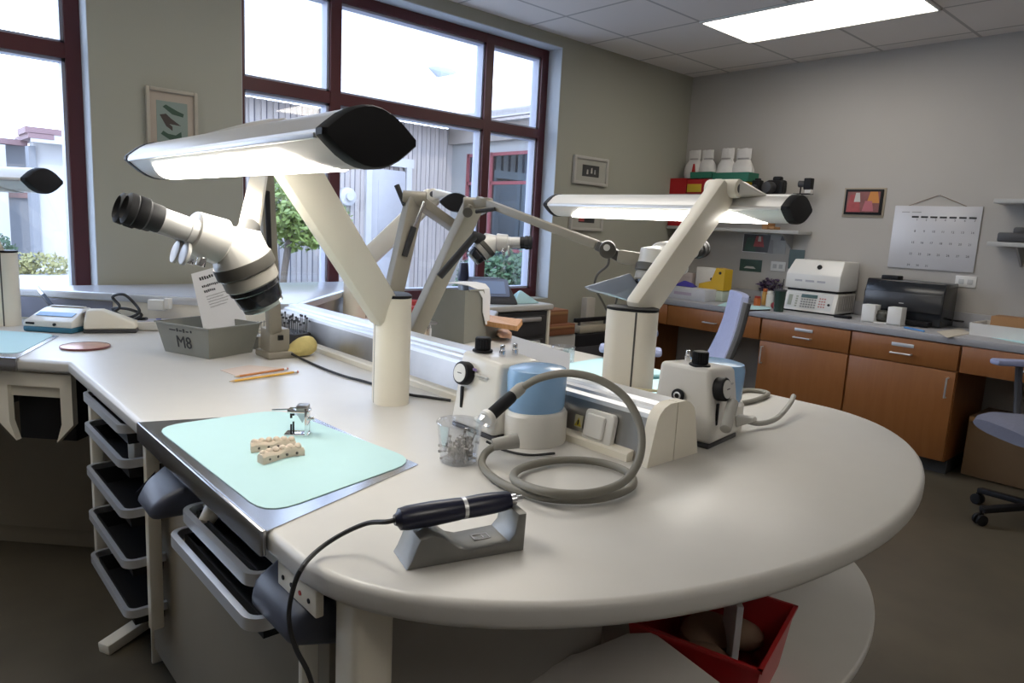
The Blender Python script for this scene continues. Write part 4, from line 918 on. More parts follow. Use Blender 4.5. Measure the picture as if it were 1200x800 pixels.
sb = at_p(185, 357, 4.06)
solo('white_adapter', MB().box((sb.x, sb.y, sb.z), (.07, .04, .045), rz=math.radians(-45), bev=.005).box((sb.x+.032, sb.y-.032, sb.z+.008), (.022, .03, .045), rz=math.radians(-45), bev=.003), WHITEP, 'small white plug adapter on the cream backsplash behind the flat box', 'adapter')

# ------------------------------------------------------------------ right station clutter
g0 = V((1.834, 2.376, ZT+.0005)); gb = thing('stacking_bin', 'grey tilted bin with a high back and white paper draped over it', 'bin', tuple(g0+V((.13, .10, 0))), math.radians(17))
def side(y): return [(-.15, y, .0), (.15, y, .0), (.16, y, .075), (.03, y, .085), (-.02, y, .225), (-.155, y, .23)]
A_, B_ = side(-.10), side(.10)
sh_ = MB()
sh_.add(A_+B_, [[0, 1, 2, 3, 4, 5], [11, 10, 9, 8, 7, 6], [0, 6, 7, 1], [1, 7, 8, 2], [5, 11, 6, 0]])
P(sh_, 'shell', BINGREY, gb, smooth=0)
P(MB().tube([(-.13, -.102, .228), (-.02, -.102, .225), (.03, -.102, .085), (.16, -.102, .075)], .005, sub=1), 'lip', BINGREY, gb)
ps_ = MB(); prf = [(.085, .238, -.14), (.04, .248, -.14), (-.03, .252, -.13), (-.08, .247, -.11), (-.103, .228, -.06), (-.110, .19, -.03), (-.109, .13, -.025), (-.112, .07, .0)]
ps_.loft([[V((x0_+(.03-x0_)*u, y, z)) for y, z, x0_ in prf]+[V((x0_+(.03-x0_)*u, y+.002, z-.003)) for y, z, x0_ in prf[::-1]] for u in (0, .33, .66, 1)])
solo_M = Matrix.Translation(g0+V((.13, .10, 0))) @ Matrix.Rotation(math.radians(17), 4, 'Z')
ps_.v = [solo_M @ (p+V((0, 0, .002))) for p in ps_.v]
solo('paper_sheet', ps_, PAPER, 'curled white paper sheet draped over the grey tilted bin', 'paper')
bd = [at_d(566, 368, 3.28), at_d(612, 374, 3.10), at_d(606, 382, 3.02), at_d(556, 374, 3.18)]
def slab(name, pts, th, m, label, cat, group=None):
    n = (pts[1]-pts[0]).cross(pts[3]-pts[0]).normalized()
    if n.z > 0: n = -n
    n = n*th
    fs = [[0, 1, 2, 3], [7, 6, 5, 4], [0, 4, 5, 1], [1, 5, 6, 2], [2, 6, 7, 3], [3, 7, 4, 0]]
    mb = MB().add([p for p in pts]+[p+n for p in pts], fs)
    bm = bmesh.new(); mb2 = MB(); return solo(name, mb, m, label, cat, group)
slab('wooden_board', bd, .022, ORWOOD, 'orange wooden board projecting over the worktop beside the grey tilted bin', 'board')
solo('wood_stub', MB().hull([at_z(x, y, ZT+h) for x, y, h in ((580, 392, .002), (600, 397, .002), (594, 384, .035), (582, 382, .04), (600, 389, .03), (586, 396, .03))], .006), mat('tan_wood', (.5, .3, .2), .6), 'short rounded tan wooden piece under the orange board', 'wood piece')
# phone style terminal and mint cloth on the far worktop
tm0 = at_y(590, 352, 3.55); zt = .87
td = thing('card_terminal', 'dark handset terminal with sloping blue screen on the far worktop', 'terminal', (3.02, 3.58, ZT+.0005), math.radians(-30))
P(MB().hull([(-.14, -.08, 0), (.14, -.08, 0), (.14, .08, 0), (-.14, .08, 0), (-.14, .075, .12), (.10, .075, .12), (-.13, .02, .12), (.13, -.075, .025), (-.13, -.075, .025)], .008), 'casing', DGREY, td)
fr_ = frame((0.0, -.026, .0745), (1, 0, 0), (0, .095, .095))
P(MB().prism(rrect(.20, .11, .01), 0, .003, M=fr_), 'screen_bezel', mat('slate_bezel', (.20, .23, .32), .3), td)
P(MB().box((0, 0, .004), (.16, .08, .002), M=fr_), 'screen', mat('bluish_screen', (.30, .38, .55), .15), td)
td.scale = (1.35, 1.35, 1.35)
P(MB().cyl((-.12, .03, .10), (-.12, .03, .19), .03, .022, n=16, bev=.006), 'cup_holder', NAVY, td)
solo('mint_cloth', MB().hull([(3.12, 3.42, ZT+.001), (3.36, 3.42, ZT+.001), (3.38, 3.54, ZT+.001), (3.14, 3.56, ZT+.001), (3.2, 3.47, .945), (3.24, 3.5, .955), (3.31, 3.47, .90)], .01), MINTB, 'crumpled pale mint cloth on the far worktop by the window', 'cloth')
solo('small_white_jar', MB().lathe([(0, 0), (.026, 0), (.028, .03), (.022, .036), (0, .036)], (2.16, 2.62, ZT+.0005), n=20), OFFW, 'small white jar on the worktop right of the grey tilted bin', 'jar')
mat_sheet('pale blue paper mat under the small white jar', [(2.02, 2.56), (2.22, 2.64), (2.28, 2.78), (2.08, 2.74)], .02, MINTB, ZT+.0003)
yt = at_d(540, 343, 3.0); td = thing('tape_dispenser', 'yellow tape roll behind the draped white paper', 'tape', (yt.x, yt.y, ZT))
part('core', MB().cyl((yt.x-.012, yt.y+.08, 1.0), (yt.x+.012, yt.y+.08, 1.0), .03, n=22), mat('yellow_tape', (.66, .5, .05), .4), td)
part('stand', MB().box((yt.x, yt.y+.08, .92), (.02, .05, .11), bev=.004), BLACK, td)
rt = V((1.60, 2.78, ZT)); solo('red_tray', MB().tray((2.0, 3.08, ZT+.0005), (.20, .13, .10), .004, rz=.4, flare=1.15), mat('bright_red_plastic', (.62, .035, .025), .35), 'bright red open tray behind the first pillar top', 'tray')
solo('red_tray', MB().tray((1.80, 2.72, ZT+.0005), (.10, .09, .12), .004, rz=.2, flare=1.15), mat('bright_red_plastic', (.62, .035, .025), .35), 'small bright red cup tray just left of the grey tilted bin', 'tray')
at2 = thing('articulator', 'second metal articulator standing between the spring arm and the grey tilted bin', 'articulator', (1.70, 2.42, ZT))
part('base_plate', MB().box((1.70, 2.42, ZT+.006), (.09, .07, .011), bev=.003), WHITEP, at2)
part('post', MB().cyl((1.68, 2.44, ZT+.01), (1.68, 2.44, ZT+.09), .006).cyl((1.73, 2.42, ZT+.01), (1.73, 2.42, ZT+.08), .006).cyl((1.71, 2.39, ZT+.01), (1.71, 2.39, ZT+.07), .007), CHROME, at2)
part('plaster_block', MB().box((1.70, 2.42, ZT+.045), (.05, .045, .035), bev=.008), PLASTER, at2)
part('upper_plate', MB().box((1.70, 2.42, ZT+.088), (.10, .06, .012), bev=.004), STEELD, at2)
solo('grey_dish', MB().lathe([(0, 0), (.07, 0), (.078, .01), (.074, .012), (0, .008)], (1.56, 2.30, ZT+.0005), n=30), mat('grey_dish', (.36, .38, .4), .3, .3), 'low grey dish on the worktop right of the first pillar', 'dish')
# clear cup of burs right of the spine, white folded paper
cc = at_z(659, 424, ZT+.0005); cc.z = ZT+.0005
cu = thing('plastic_cup', 'low clear plastic cup of burs right of the spine before the white folder', 'cup', tuple(cc))
part('wall', MB().lathe([(0, 0), (.042, 0), (.045, .004), (.048, .062), (.046, .063), (.042, .005), (0, .004)], cc, n=32), CUPG, cu)
b_ = MB()
for i in range(40):
    a1 = rd.uniform(0, 2*PI); r1 = rd.uniform(0, .033); p = cc+V((r1*math.cos(a1), r1*math.sin(a1), .008)); b_.cyl(p, p+V((rd.uniform(-.008, .008), rd.uniform(-.008, .008), .04)), .0016, n=5)
o = solo('metal_burs', b_, mat('worn_bur_metal', (.30, .28, .26)), 'upright burs filling the low clear cup right of the spine', 'burs'); o['kind'] = 'stuff'
fq = [V((1.53, 1.86, ZT+.003)), V((1.78, 1.66, ZT+.003)), V((1.80, 1.685, ZT+.105)), V((1.55, 1.885, ZT+.115))]
fq = [at_d(600, 420, 2.35), at_d(668, 436, 2.2), at_d(668, 414, 2.2), at_d(600, 393, 2.35)]
for p in (0, 1): fq[p].z = ZT+.001
fo = MB(); nf = V((.5, .8, 0)).normalized()*.0012
fo.add(fq+[p+nf for p in fq], [[0, 1, 2, 3], [7, 6, 5, 4], [0, 4, 5, 1], [1, 5, 6, 2], [2, 6, 7, 3], [3, 7, 4, 0]])
q2 = [V(p) for p in (fq[0], fq[1])]+[fq[1]+V((.10, .16, 0)), fq[0]+V((.10, .16, 0))]
q2 = [p+nf*1.5 for p in q2]
fo.prism([(p.x, p.y) for p in q2], ZT+.0004, ZT+.0016)
solo('paper_folder', fo, PAPER, 'white folder standing open behind the left sandblaster knob', 'folder', smooth=0)
ps2 = at_z(766, 446, ZT+.004)
solo('hand_tool', MB().box((ps2.x+.03, ps2.y+.04, ZT+.008), (.10, .03, .010), rz=-.5, bev=.003), mat('teal_tool', (.12, .26, .28), .4), 'short teal tool on the pale blue mat by the second pillar', 'tool')

# ------------------------------------------------------------------ wall counter and cabinets
CT = .86; FX = 4.75
wc = thing('wall_counter', 'long grey blue laminate counter along the grey wall', 'counter', (5.1, 1.4, 0))
part('counter_top', MB().box(((FX+XW)/2, 1.34, CT-.022), (XW-FX-.004, 4.86, .044), bev=.004), COUNTER, wc)
part('backsplash', MB().box((XW-.012, 1.34, CT+.05), (.02, 4.86, .10), bev=.003), COUNTER, wc)
def vhandle(mb, y, z0, z1): return mb.tube([(FX-.002, y, z0), (FX-.03, y, z0), (FX-.03, y, z1), (FX-.002, y, z1)], .0055, n=8, sub=1)
def hhandle(mb, y0, y1, z): return mb.tube([(FX-.002, y0, z), (FX-.028, y0, z), (FX-.028, y1, z), (FX-.002, y1, z)], .0055, n=8, sub=1)
def cabinet(y0, y1, hinge, label):
    t = thing('base_cabinet', label, 'cabinet', ((FX+XW)/2, (y0+y1)/2, 0), 0, None)
    part('body', MB().box((5.085, (y0+y1)/2, .45), (.63, y1-y0-.002, .72)), CHERRY, t)
    part('toe_kick', MB().box((5.11, (y0+y1)/2, .045), (.56, y1-y0-.002, .09)), mat('dark_toe_kick', (.045, .045, .045), .6), t)
    d = part('drawer', MB().box((FX+.012, (y0+y1)/2, .733), (.02, y1-y0-.01, .150), bev=.002), CHERRY, t)
    ym = (y0+y1)/2
    part('handle', hhandle(MB(), ym-.06, ym+.06, .715), ALU, d)
    part('label_holder', MB().box((FX-.001, ym+.0, .768), (.006, .13, .022), bev=.002), mat('label_plate', (.62, .64, .66), .3, .3), d)
    d = part('door', MB().box((FX+.012, ym, .372), (.02, y1-y0-.01, .555), bev=.002), CHERRY, t)
    yh = y1-.035 if hinge > 0 else y0+.04
    part('handle', vhandle(MB(), yh, .49, .61), ALU, d)
cabinet(1.90, 2.54, 1, 'cherry base cabinet beside the knee space, door handle at its window side')
cabinet(1.262, 1.898, -1, 'cherry base cabinet by the open knee space with the office chair')
for y0, y1, lab in ((2.545, 3.36, 'cherry apron drawer over the knee space nearest the room corner'), (-.2, 1.257, 'cherry apron drawer over the knee space behind the right office chair')):
    t = thing('apron_drawer', lab, 'drawer', (FX+.2, (y0+y1)/2, .655)); ym = (y0+y1)/2 if y0 > 0 else .9
    part('front', MB().box((FX+.012, (y0+y1)/2, .733), (.02, y1-y0-.006, .158), bev=.002), CHERRY, t)
    part('box', MB().box((FX+.26, (y0+y1)/2, .75), (.46, y1-y0-.06, .115)), CHERRY, t)
    part('handle', hhandle(MB(), ym-.05, ym+.06, .722), ALU, t)
t = thing('filler_panel', 'narrow cherry filler panel of the counter front in the room corner', 'panel', (FX+.01, 3.57, .655))
part('panel', MB().box((FX+.012, 3.565, .733), (.02, .40, .158), bev=.002), CHERRY, t)
part('end_panel', MB().box((5.085, 3.70, .41), (.63, .03, .81)), CHERRY, t)
struct('baseboard_right', MB().box((XW-.006, 1.4, .05), (.012, 4.7, .1)), mat('dark_baseboard', (.03, .03, .03), .5))
bxd = thing('cardboard_box', 'brown cardboard box on the floor in the knee space behind the right chair', 'box', (5.12, .75, 0))
part('carton', MB().box((5.12, .78, .19), (.40, .85, .37), bev=.004), mat('brown_box_dark', (.20, .12, .06), .8), bxd)
part('flap', MB().box((4.905, .78, .362), (.012, .84, .03), bev=.002), CARDB, bxd)

# ------------------------------------------------------------------ shelves and what stands on them
def shelf(y0, y1, z, lab):
    t = thing('wall_shelf', lab, 'shelf', (5.3, (y0+y1)/2, z-.03), 0, None)
    part('board', MB().box((5.31, (y0+y1)/2, z-.014), (.215, y1-y0, .027), bev=.003), mat('pale_grey_shelf', (.42, .42, .41), .5), t)
    for y in (y0+.15, y1-.15): part('bracket', MB().hull([(XW-.002, y-.006, z-.03), (XW-.002, y+.006, z-.03), (5.24, y-.006, z-.03), (5.24, y+.006, z-.03), (XW-.002, y-.006, z-.15), (XW-.002, y+.006, z-.15)]), mat('grey_bracket', (.3, .3, .3), .5), t)
shelf(2.56, 3.77, 1.455, 'lower grey wall shelf behind the right lamp')
shelf(2.62, 3.77, 1.728, 'upper grey wall shelf carrying white bags and cameras')
shelf(.2, 1.33, 1.70, 'upper grey wall shelf right of the calendar')
shelf(.2, 1.33, 1.436, 'lower grey wall shelf right of the calendar with a small dark object')
US = 1.7285
RED = mat('red_plastic', (.42, .012, .016)); YEL = mat('yellow_bin', (.60, .42, .03), .4); GRN = mat('green_tray', (.02, .16, .10), .45)
def yx(px, X=5.28): return at_x(px, 225, X).y
def sbin(y0, y1, h, m, lab, lm=None):
    t = thing('small_parts_bin', lab, 'bin', (5.29, (y0+y1)/2, US), 0, 'small parts bins on the upper shelf')
    part('shell', MB().tray((5.29, (y0+y1)/2, US), (.15, y1-y0-.004, h), .004, flare=1.04, rim=.003), m, t)
    if lm: part('front_panel', MB().box((5.212, (y0+y1)/2, US+h*.4), (.006, (y1-y0)*.86, h*.55), bev=.001), lm, t)
ys = [yx(p) for p in (788, 809, 828, 838, 862, 881)]
sbin(ys[1], ys[0], .13, RED, 'plain red parts bin nearest the room corner on the upper shelf')
sbin(ys[2], ys[1], .12, RED, 'red parts bin with a yellow front on the upper shelf', YEL)
sbin(ys[3], ys[2], .12, RED, 'narrow red parts bin right of the yellow fronted one', None)
sbin(ys[4], ys[3], .09, YEL, 'yellow parts bin behind the lamp pivot on the upper shelf')
sbin(ys[5], ys[4], .09, YEL, 'yellow parts bin next to the cameras on the upper shelf')
gy = [yx(812), yx(838), yx(881)]
for k, (a, b, lab) in enumerate(((gy[1], gy[0], 'dark green tray lying on the red bins under two white bags'), (gy[2], gy[1], 'dark green tray lying on the yellow bins under two white bags'))):
    zt_ = US+(.1255 if k == 0 else .0955)+.005
    solo('green_tray', MB().tray((5.29, (a+b)/2, zt_), (.16, b-a-.006, .05 if k == 0 else .07), .004, flare=1.03), GRN, lab, 'tray')
def bag(px0, px1, pt, z0, zt_, lab, seed):
    y1, y0 = yx(px0), yx(px1); rd = random.Random(seed); ym = (y0+y1)/2; w_ = (y1-y0)/2; rr = []
    t = thing('white_bag', lab, 'bag', (5.29, ym, z0), 0, 'white paper bags on the upper shelf')
    H = zt_-z0
    for f_, k, d_ in ((0, .92, .05), (.12, 1.0, .055), (.35, .96, .05), (.52, .84, .035), (.62, .66, .018), (.66, .60, .012), (.70, .64, .012), (.98, .66, .012), (1, .64, .008)):
        ring = []
        for i in range(16):
            a = 2*PI*i/16; j = 1+rd.uniform(-.08, .08)
            ring.append(V((5.29+d_*math.sin(a)*j, ym+.01*f_*(seed % 3-1)+w_*k*math.cos(a)*j, z0+H*f_+rd.uniform(-.004, .004))))
        rr.append(ring)
    part('pouch', MB().loft(rr), mat('white_bag_paper', (.64, .62, .60), .7, var=.10, scale=20), t)
    part('tie', MB().lathe([(.0, -.006), (.62, -.006), (.62, .006), (0, .006)], (5.29, ym, z0+H*.69), (0, 0, 1), 14, sx=.03, sy=w_*.9), mat('grey_tie', (.35, .33, .32)), t)
zb = [at_x(800, 177, 5.29).z, at_x(828, 176, 5.29).z, at_x(850, 174, 5.29).z, at_x(872, 174, 5.29).z]
bag(800, 820, 0, US+.133, zb[0], 'white bag with red tag nearest the corner, topmost row of the upper shelf', 1)
bag(816, 836, 0, US+.133, zb[1], 'crumpled white bag second from the corner on the upper shelf', 2)
bag(836, 858, 0, US+.1055, zb[2], 'white bag third from the corner on the upper shelf', 3)
bag(854, 880, 0, US+.1055, zb[3], 'widest white bag, next to the cameras on the upper shelf', 4)
solo('red_tag', MB().hull([(5.222, yx(812), US+.135), (5.222, yx(818), US+.135), (5.222, yx(814), US+.25), (5.222, yx(816), US+.25), (5.225, yx(812), US+.135), (5.225, yx(818), US+.135), (5.225, yx(815), US+.25)]), RED, 'small red triangular tag in front of the white bags', 'tag')
# cameras
t = thing('camera', 'dark boxy camera right beside the yellow bin on the upper shelf', 'camera', (5.28, yx(886), US))
part('body', MB().box((5.28, yx(887), US+.055), (.06, .07, .11), bev=.008), BLACK, t); part('lens', MB().cyl((5.25, yx(887), US+.05), (5.21, yx(887), US+.05), .024, n=18, bev=.002), DGREY, t); part('stud', MB().box((5.28, yx(887), US+.117), (.03, .04, .016), bev=.004), BLACK, t)
yc = yx(908); t = thing('camera', 'round black camera with large lens in the middle of the three', 'camera', (5.28, yc, US))
part('body', MB().box((5.29, yc, US+.056), (.07, .16, .11), bev=.022), BLACK, t); part('prism_hump', MB().box((5.29, yc-.01, US+.12), (.05, .07, .035), bev=.012), BLACK, t)
part('lens', MB().cyl((5.26, yc+.02, US+.05), (5.19, yc+.03, US+.05), .044, n=24, bev=.004), DGREY, t); part('grip', MB().box((5.25, yc-.07, US+.05), (.05, .03, .09), bev=.01), BLACK, t)
yc = yx(943); t = thing('camera', 'small black camera on a little stand at the shelf end', 'camera', (5.28, yc, US))
part('stand', MB().box((5.28, yc+.01, US+.003), (.09, .12, .006), bev=.002).cyl((5.28, yc+.035, US+.005), (5.28, yc+.035, US+.07), .005, n=8), BLACK, t)
part('body', MB().box((5.28, yc-.025, US+.078), (.06, .055, .085), bev=.006), BLACK, t); part('lens', MB().cyl((5.28, yc, US+.078), (5.28, yc+.05, US+.078), .022, .026, n=16), DGREY, t); part('clip', MB().box((5.28, yc-.03, US+.02), (.04, .05, .034), bev=.006), WHITEP, t)
solo('dark_object', MB().box((5.28, .98+.2, 1.436+.03), (.10, .22, .06), bev=.012).box((5.28, 1.17, 1.436+.07), (.06, .09, .05), bev=.012), DGREY, 'dark lumpy object on the lower shelf at the right frame edge', 'object')
solo('tan_box', MB().box((5.28, yx(905), 1.455+.025), (.12, .05, .05), bev=.004).box((5.28, yx(905)-.05, 1.455+.012), (.10, .05, .024), bev=.004), CARDB, 'small tan box on the lower shelf under the lamp end', 'box')
solo('red_box', MB().box((5.28, yx(796), 1.455+.03), (.12, .10, .06), bev=.004), RED, 'small red box on the lower shelf by the corner', 'box')

# pictures on the grey wall
def wall_photo(px0, py0, px1, py1, fw, fm, pics, lab, border=None, X=XW, name='wall_photo', cat='picture', depth=.016):
    a, b = at_x(px0, py0, X), at_x(px1, py1, X); y1, y0, z1, z0 = a.y, b.y, a.z, b.z
    t = thing(name, lab, cat, (X, (y0+y1)/2, z0), 0, None)
    if fw:
        part('frame', MB().box((X-depth/2, (y0+y1)/2, (z0+z1)/2), (depth, y1-y0, z1-z0), bev=.003), fm, t)
    part('print', MB().box((X-depth-.001 if fw else X-.003, (y0+y1)/2, (z0+z1)/2), (.003 if fw else .004, y1-y0-2*fw, z1-z0-2*fw)), pics[0][0], t)
    for k, (m, u0, v0, u1, v1) in enumerate(pics[1:]):
        w_, h_ = y1-y0-2*fw, z1-z0-2*fw
        part('patch', MB().hull([(X-(depth+.003 if fw else .006)-.0004*k-q, y1-fw-w_*u, z0+fw+h_*v) for q in (0, .0005) for u, v in ((u0, v0), (u1, v0), ((u0+u1)/2+(u1-u0)*.3, v1), (u0+(u1-u0)*.2, v1))]), m, t)
    return t
DKPH = mat('dark_photo', (.03, .03, .03), .3, var=.6, scale=30); GNPH = mat('dark_green_photo', (.02, .055, .035), .3, var=.5, scale=25); GYPH = mat('grey_photo', (.34, .34, .34), .4, var=.2, scale=25)
SKIN = mat('faded_red_patch', (.35, .06, .06), .5, var=.3, scale=30); PALE = mat('pale_patch', (.5, .48, .45), .5, var=.1)
wall_photo(872, 273, 902, 297, .006, PAPER, [(DKPH,), (GNPH, .05, .0, .5, .8), (SKIN, .4, .3, .8, .9), (PALE, .55, .6, .68, .9)], 'dark photo print in white border, below the grey shelf, second column', depth=.004)
wall_photo(900, 274, 920, 298, 0, None, [(GYPH,), (DKPH, .7, .7, 1.0, .95), (mat('mid_grey_patch', (.24, .24, .24)), .1, .0, .4, .7)], 'pale grey photo print right of the dark photo below the shelf')
wall_photo(868, 303, 892, 319, 0, None, [(GNPH,), (PALE, .2, .25, .75, .42)], 'dark green photo print with pale streak above the counter clutter')
wall_photo(926, 292, 941, 316, 0, None, [(GNPH,), (PALE, .5, .1, .75, .45)], 'upright dark green photo print beside the white furnace')
t = wall_photo(993, 222, 1033, 252, .018, BLACK, [(mat('colourful_photo', (.22, .07, .06), .4, var=.5, scale=14),), (SKIN, .0, .0, .45, .85), (mat('orange_patch', (.55, .22, .04), .5), .62, .45, 1.0, 1.0), (PALE, .22, .5, .42, .95), (mat('rose_patch', (.42, .12, .14), .5), .5, .05, .85, .55)], 'small black framed colourful photo left of the calendar', depth=.02)
a, b = at_x(993, 222, XW), at_x(1033, 252, XW)
part('outer_edge', MB().box((XW-.004, (a.y+b.y)/2, (a.z+b.z)/2-.004), (.007, a.y-b.y+.03, a.z-b.z+.03), bev=.002), mat('tan_edge', (.34, .29, .22), .5), t)
for px, py, lab in ((912, 312, 'white double wall outlet between the green photo prints'), (1132, 330, 'white double wall outlet below the calendar')):
    c = at_x(px, py, XW); t = thing('wall_outlet', lab, 'outlet', (XW, c.y, c.z-.06))
    part('plate', MB().box((XW-.004, c.y, c.z), (.007, .125, .075), bev=.003), WHITEP, t)
    for s in (-1, 1): part('socket', MB().box((XW-.0085, c.y+s*.026, c.z), (.003, .032, .034), bev=.001), mat('outlet_face', (.5, .5, .49)), t)
# calendar
a, b, d_ = at_x(1050.5, 240.5, XW), at_x(1152.5, 243, XW), at_x(1041, 312, XW)
cyl_ = thing('wall_calendar', 'large white hanging wall calendar with black weekday bars', 'calendar', (XW, 1.71, 1.22))
cy0, cy1, cz0, cz1 = 1.435, 1.975, 1.228, 1.660
part('sheet', MB().box((XW-.006, (cy0+cy1)/2, (cz0+cz1)/2), (.008, cy1-cy0, cz1-cz0), bev=.001), mat('calendar_gloss', (.57, .57, .60), .2, var=.01), cyl_)
part('hanging_cord', MB().tube([(XW-.006, 1.89, 1.66), (XW-.004, 1.705, 1.735), (XW-.006, 1.53, 1.66)], .0025, n=6, sub=1), mat('cord_brown', (.25, .19, .15)), cyl_)
part('nail', MB().cyl((XW, 1.705, 1.735), (XW-.014, 1.705, 1.735), .004, n=8), STEELD, cyl_)
for i in range(7): part('weekday_bar', MB().box((XW-.0107, 1.835-.0585*i, 1.585), (.0012, .044, .012)), INK, cyl_)
nb = 0
for r_ in range(5):
    for i in range(7):
        nb += 1
        if nb > 31: continue
        Mx = frame((XW-.0103, 1.835-.0585*i-.014+.004*r_, 1.566-.0785*r_), (0, -1, 0), (0, 0, 1))
        text('date_number', str(nb), .021, Mx, INK, cyl_, .0003)
part('title_line', MB().box((XW-.0104, 1.90, 1.617), (.0006, .05, .005)).box((XW-.0104, 1.83, 1.617), (.0006, .06, .006)), GINK, cyl_)

# ------------------------------------------------------------------ on the counter
fx, fy0, fy1 = 5.09, 2.16, 2.57
fn = thing('bench_furnace', 'white two part furnace with keypad standing on the counter', 'furnace', (5.24, 2.36, CT))
part('base_unit', MB().hull([(fx-.03, fy0, CT+.012), (fx-.03, fy1, CT+.012), (fx+.01, fy0, CT+.155), (fx+.01, fy1, CT+.155), (5.39, fy0, CT+.012), (5.39, fy1, CT+.012), (5.39, fy0, CT+.155), (5.39, fy1, CT+.155)], .004), OFFW, fn)
part('feet_plate', MB().box((5.23, 2.365, CT+.006), (.28, .39, .012)), BLACK, fn)
part('gap_plate', MB().box((5.24, 2.365, CT+.163), (.26, .37, .018)), BLACK, fn)
up_ = part('upper_unit', MB().hull([(5.085, fy0-.005, CT+.172), (5.085, fy1-.01, CT+.172), (5.085, fy0-.005, CT+.28), (5.085, fy1-.01, CT+.28), (5.16, fy0+.01, CT+.385), (5.16, fy1-.03, CT+.385), (5.38, fy0-.005, CT+.385), (5.38, fy1-.02, CT+.385), (5.39, fy0-.005, CT+.172), (5.39, fy1-.01, CT+.172)], .006), WHITEP, fn)
fr_ = frame((5.125, 2.33, CT+.333), (0, -1, 0), (.075, 0, .105))
part('round_knob', MB().cyl(fr_ @ V((0, 0, -.004)), fr_ @ V((0, 0, .012)), .017, n=18), BLACK, up_)
lt = MB()
for i, w_ in enumerate((.055, .065, .06)): lt.box((5.084, 2.46-.085*i, CT+.232), (.002, w_, .014))
part('faint_lettering', lt, mat('faint_lettering', (.42, .42, .45)), up_)
fr_ = frame(((fx-.03+fx+.01)/2, 2.36, CT+.0835), (0, -1, 0), (.04, 0, .143))
kp = part('keypad_panel', MB().box((0, 0, .0002), (.34, .115, .002), M=fr_), mat('keypad_white', (.6, .6, .58)), fn)
part('display', MB().box((-.005, .038, .002), (.12, .026, .002), M=fr_), mat('green_lcd', (.05, .10, .09), .2), kp)
kk = MB()
for i in range(6):
    for j in range(4): kk.box((-.055+.02*i, .012-.018*j, .002), (.014, .010, .002), M=fr_)
part('grey_keys', kk, mat('grey_keys', (.20, .20, .21)), kp)
kk = MB()
for i in range(3):
    for j in range(4): kk.box((.078+.018*i, .028-.02*j, .002), (.011, .010, .002), M=fr_)
part('red_keys', kk, mat('red_keys', (.42, .16, .15)), kp)
kk = MB()
for j in range(5): kk.box((-.095, .03-.018*j, .002), (.016, .011, .002), M=fr_)
kk.box((-.145, 0, .002), (.03, .08, .0015), M=fr_); part('side_keys', kk, mat('grey_green_keys', (.30, .32, .26)), kp)
part('power_button', MB().cyl(fr_ @ V((.148, -.012, 0)), fr_ @ V((.148, -.012, .008)), .009, n=12), BLACK, fn)
vs_ = MB()
for i in range(9): vs_.box((5.12+.028*i, fy0-.001, CT+.085), (.008, .003, .11))
part('vent_slats', vs_, GREYP, fn)
solo('red_ball', MB().ball((5.03, 2.60, CT+.028), .026), mat('dark_red', (.25, .02, .03), .3), 'small dark red ball between the green tumbler and the furnace', 'ball')
pr0, pr1 = at_x(1029, 330, 5.16), at_x(1118, 340, 5.16)
pn = thing('printer', 'black desktop printer on the counter under the calendar', 'printer', (5.28, 1.75, CT))
py0, py1 = 1.50, 2.00
part('body', MB().hull([(5.13, py0, CT+.004), (5.13, py1, CT+.004), (5.39, py0, CT+.004), (5.39, py1, CT+.004), (5.13, py0, CT+.20), (5.13, py1, CT+.20), (5.16, py0, CT+.29), (5.16, py1, CT+.29), (5.39, py0, CT+.29), (5.39, py1, CT+.29)], .008), BLACKG, pn)
part('front_panel', MB().box((5.128, (py0+py1)/2, CT+.15), (.008, .48, .12), bev=.003), mat('charcoal_panel', (.035, .036, .04), .25), pn)
part('paper_feed', MB().box((5.27, 1.88, CT+.30), (.10, .11, .03), bev=.006), BLACK, pn)
part('output_tray', MB().box((5.09, (py0+py1)/2, CT+.02), (.09, .40, .03), bev=.004), BLACK, pn)
part('badge', MB().box((5.1232, 1.75, CT+.14), (.001, .03, .006)), GYPH, pn)
ws = thing('card_holder', 'white open box with dark contents before the black printer', 'box', (4.99, 1.79, CT), 0)
for s in (-1, 1): part('side_block', MB().box((4.98, 1.80+s*.082, CT+.062), (.09, .085, .118), bev=.0015), WHITEP, ws)
part('base', MB().box((4.985, 1.80, CT+.006), (.10, .25, .011), bev=.002), WHITEP, ws)
part('contents', MB().box((5.0, 1.80, CT+.05), (.05, .09, .075), bev=.012).ball((4.975, 1.81, CT+.05), (.02, .035, .03)), mat('dark_speckled', (.07, .07, .06), .5, var=.8, scale=80), ws)
solo('printer_cable', MB().tube([at_z(1108, 374, CT+.03), at_z(1122, 376, CT+.05), at_z(1138, 378, CT+.02), at_z(1146, 383, CT+.008), at_z(1128, 381, CT+.008), at_z(1112, 380, CT+.008)], .006), RUB, 'black cable loops on the counter right of the printer', 'cable')
solo('blue_pen', MB().cyl(at_z(1060, 383.5, CT+.006), at_z(1083, 388, CT+.006), .006, n=8), mat('blue_pen', (.08, .25, .55), .4), 'blue pen lying on the counter in front of the printer', 'pen')
q = [at_z(*p, CT) for p in ((1098, 389), (1126, 385), (1138, 391), (1110, 396))]
solo('loose_papers', MB().prism([(p.x, p.y) for p in q][::-1], CT+.0005, CT+.004), mat('cream_paper', (.55, .5, .42), .8), 'cream loose papers lying on the counter right of the printer', 'papers')
t = thing('paper_tray', 'white open box holding brown cardboard at the right frame edge of the counter', 'box', (5.12, 1.1, CT))
part('shell', MB().tray((5.16, 1.12, CT+.0005), (.34, .36, .075), .006, flare=1.03), WHITEP, t); part('cardboard', MB().box((5.22, 1.09, CT+.07), (.16, .28, .10), bev=.004), CARDB, t)
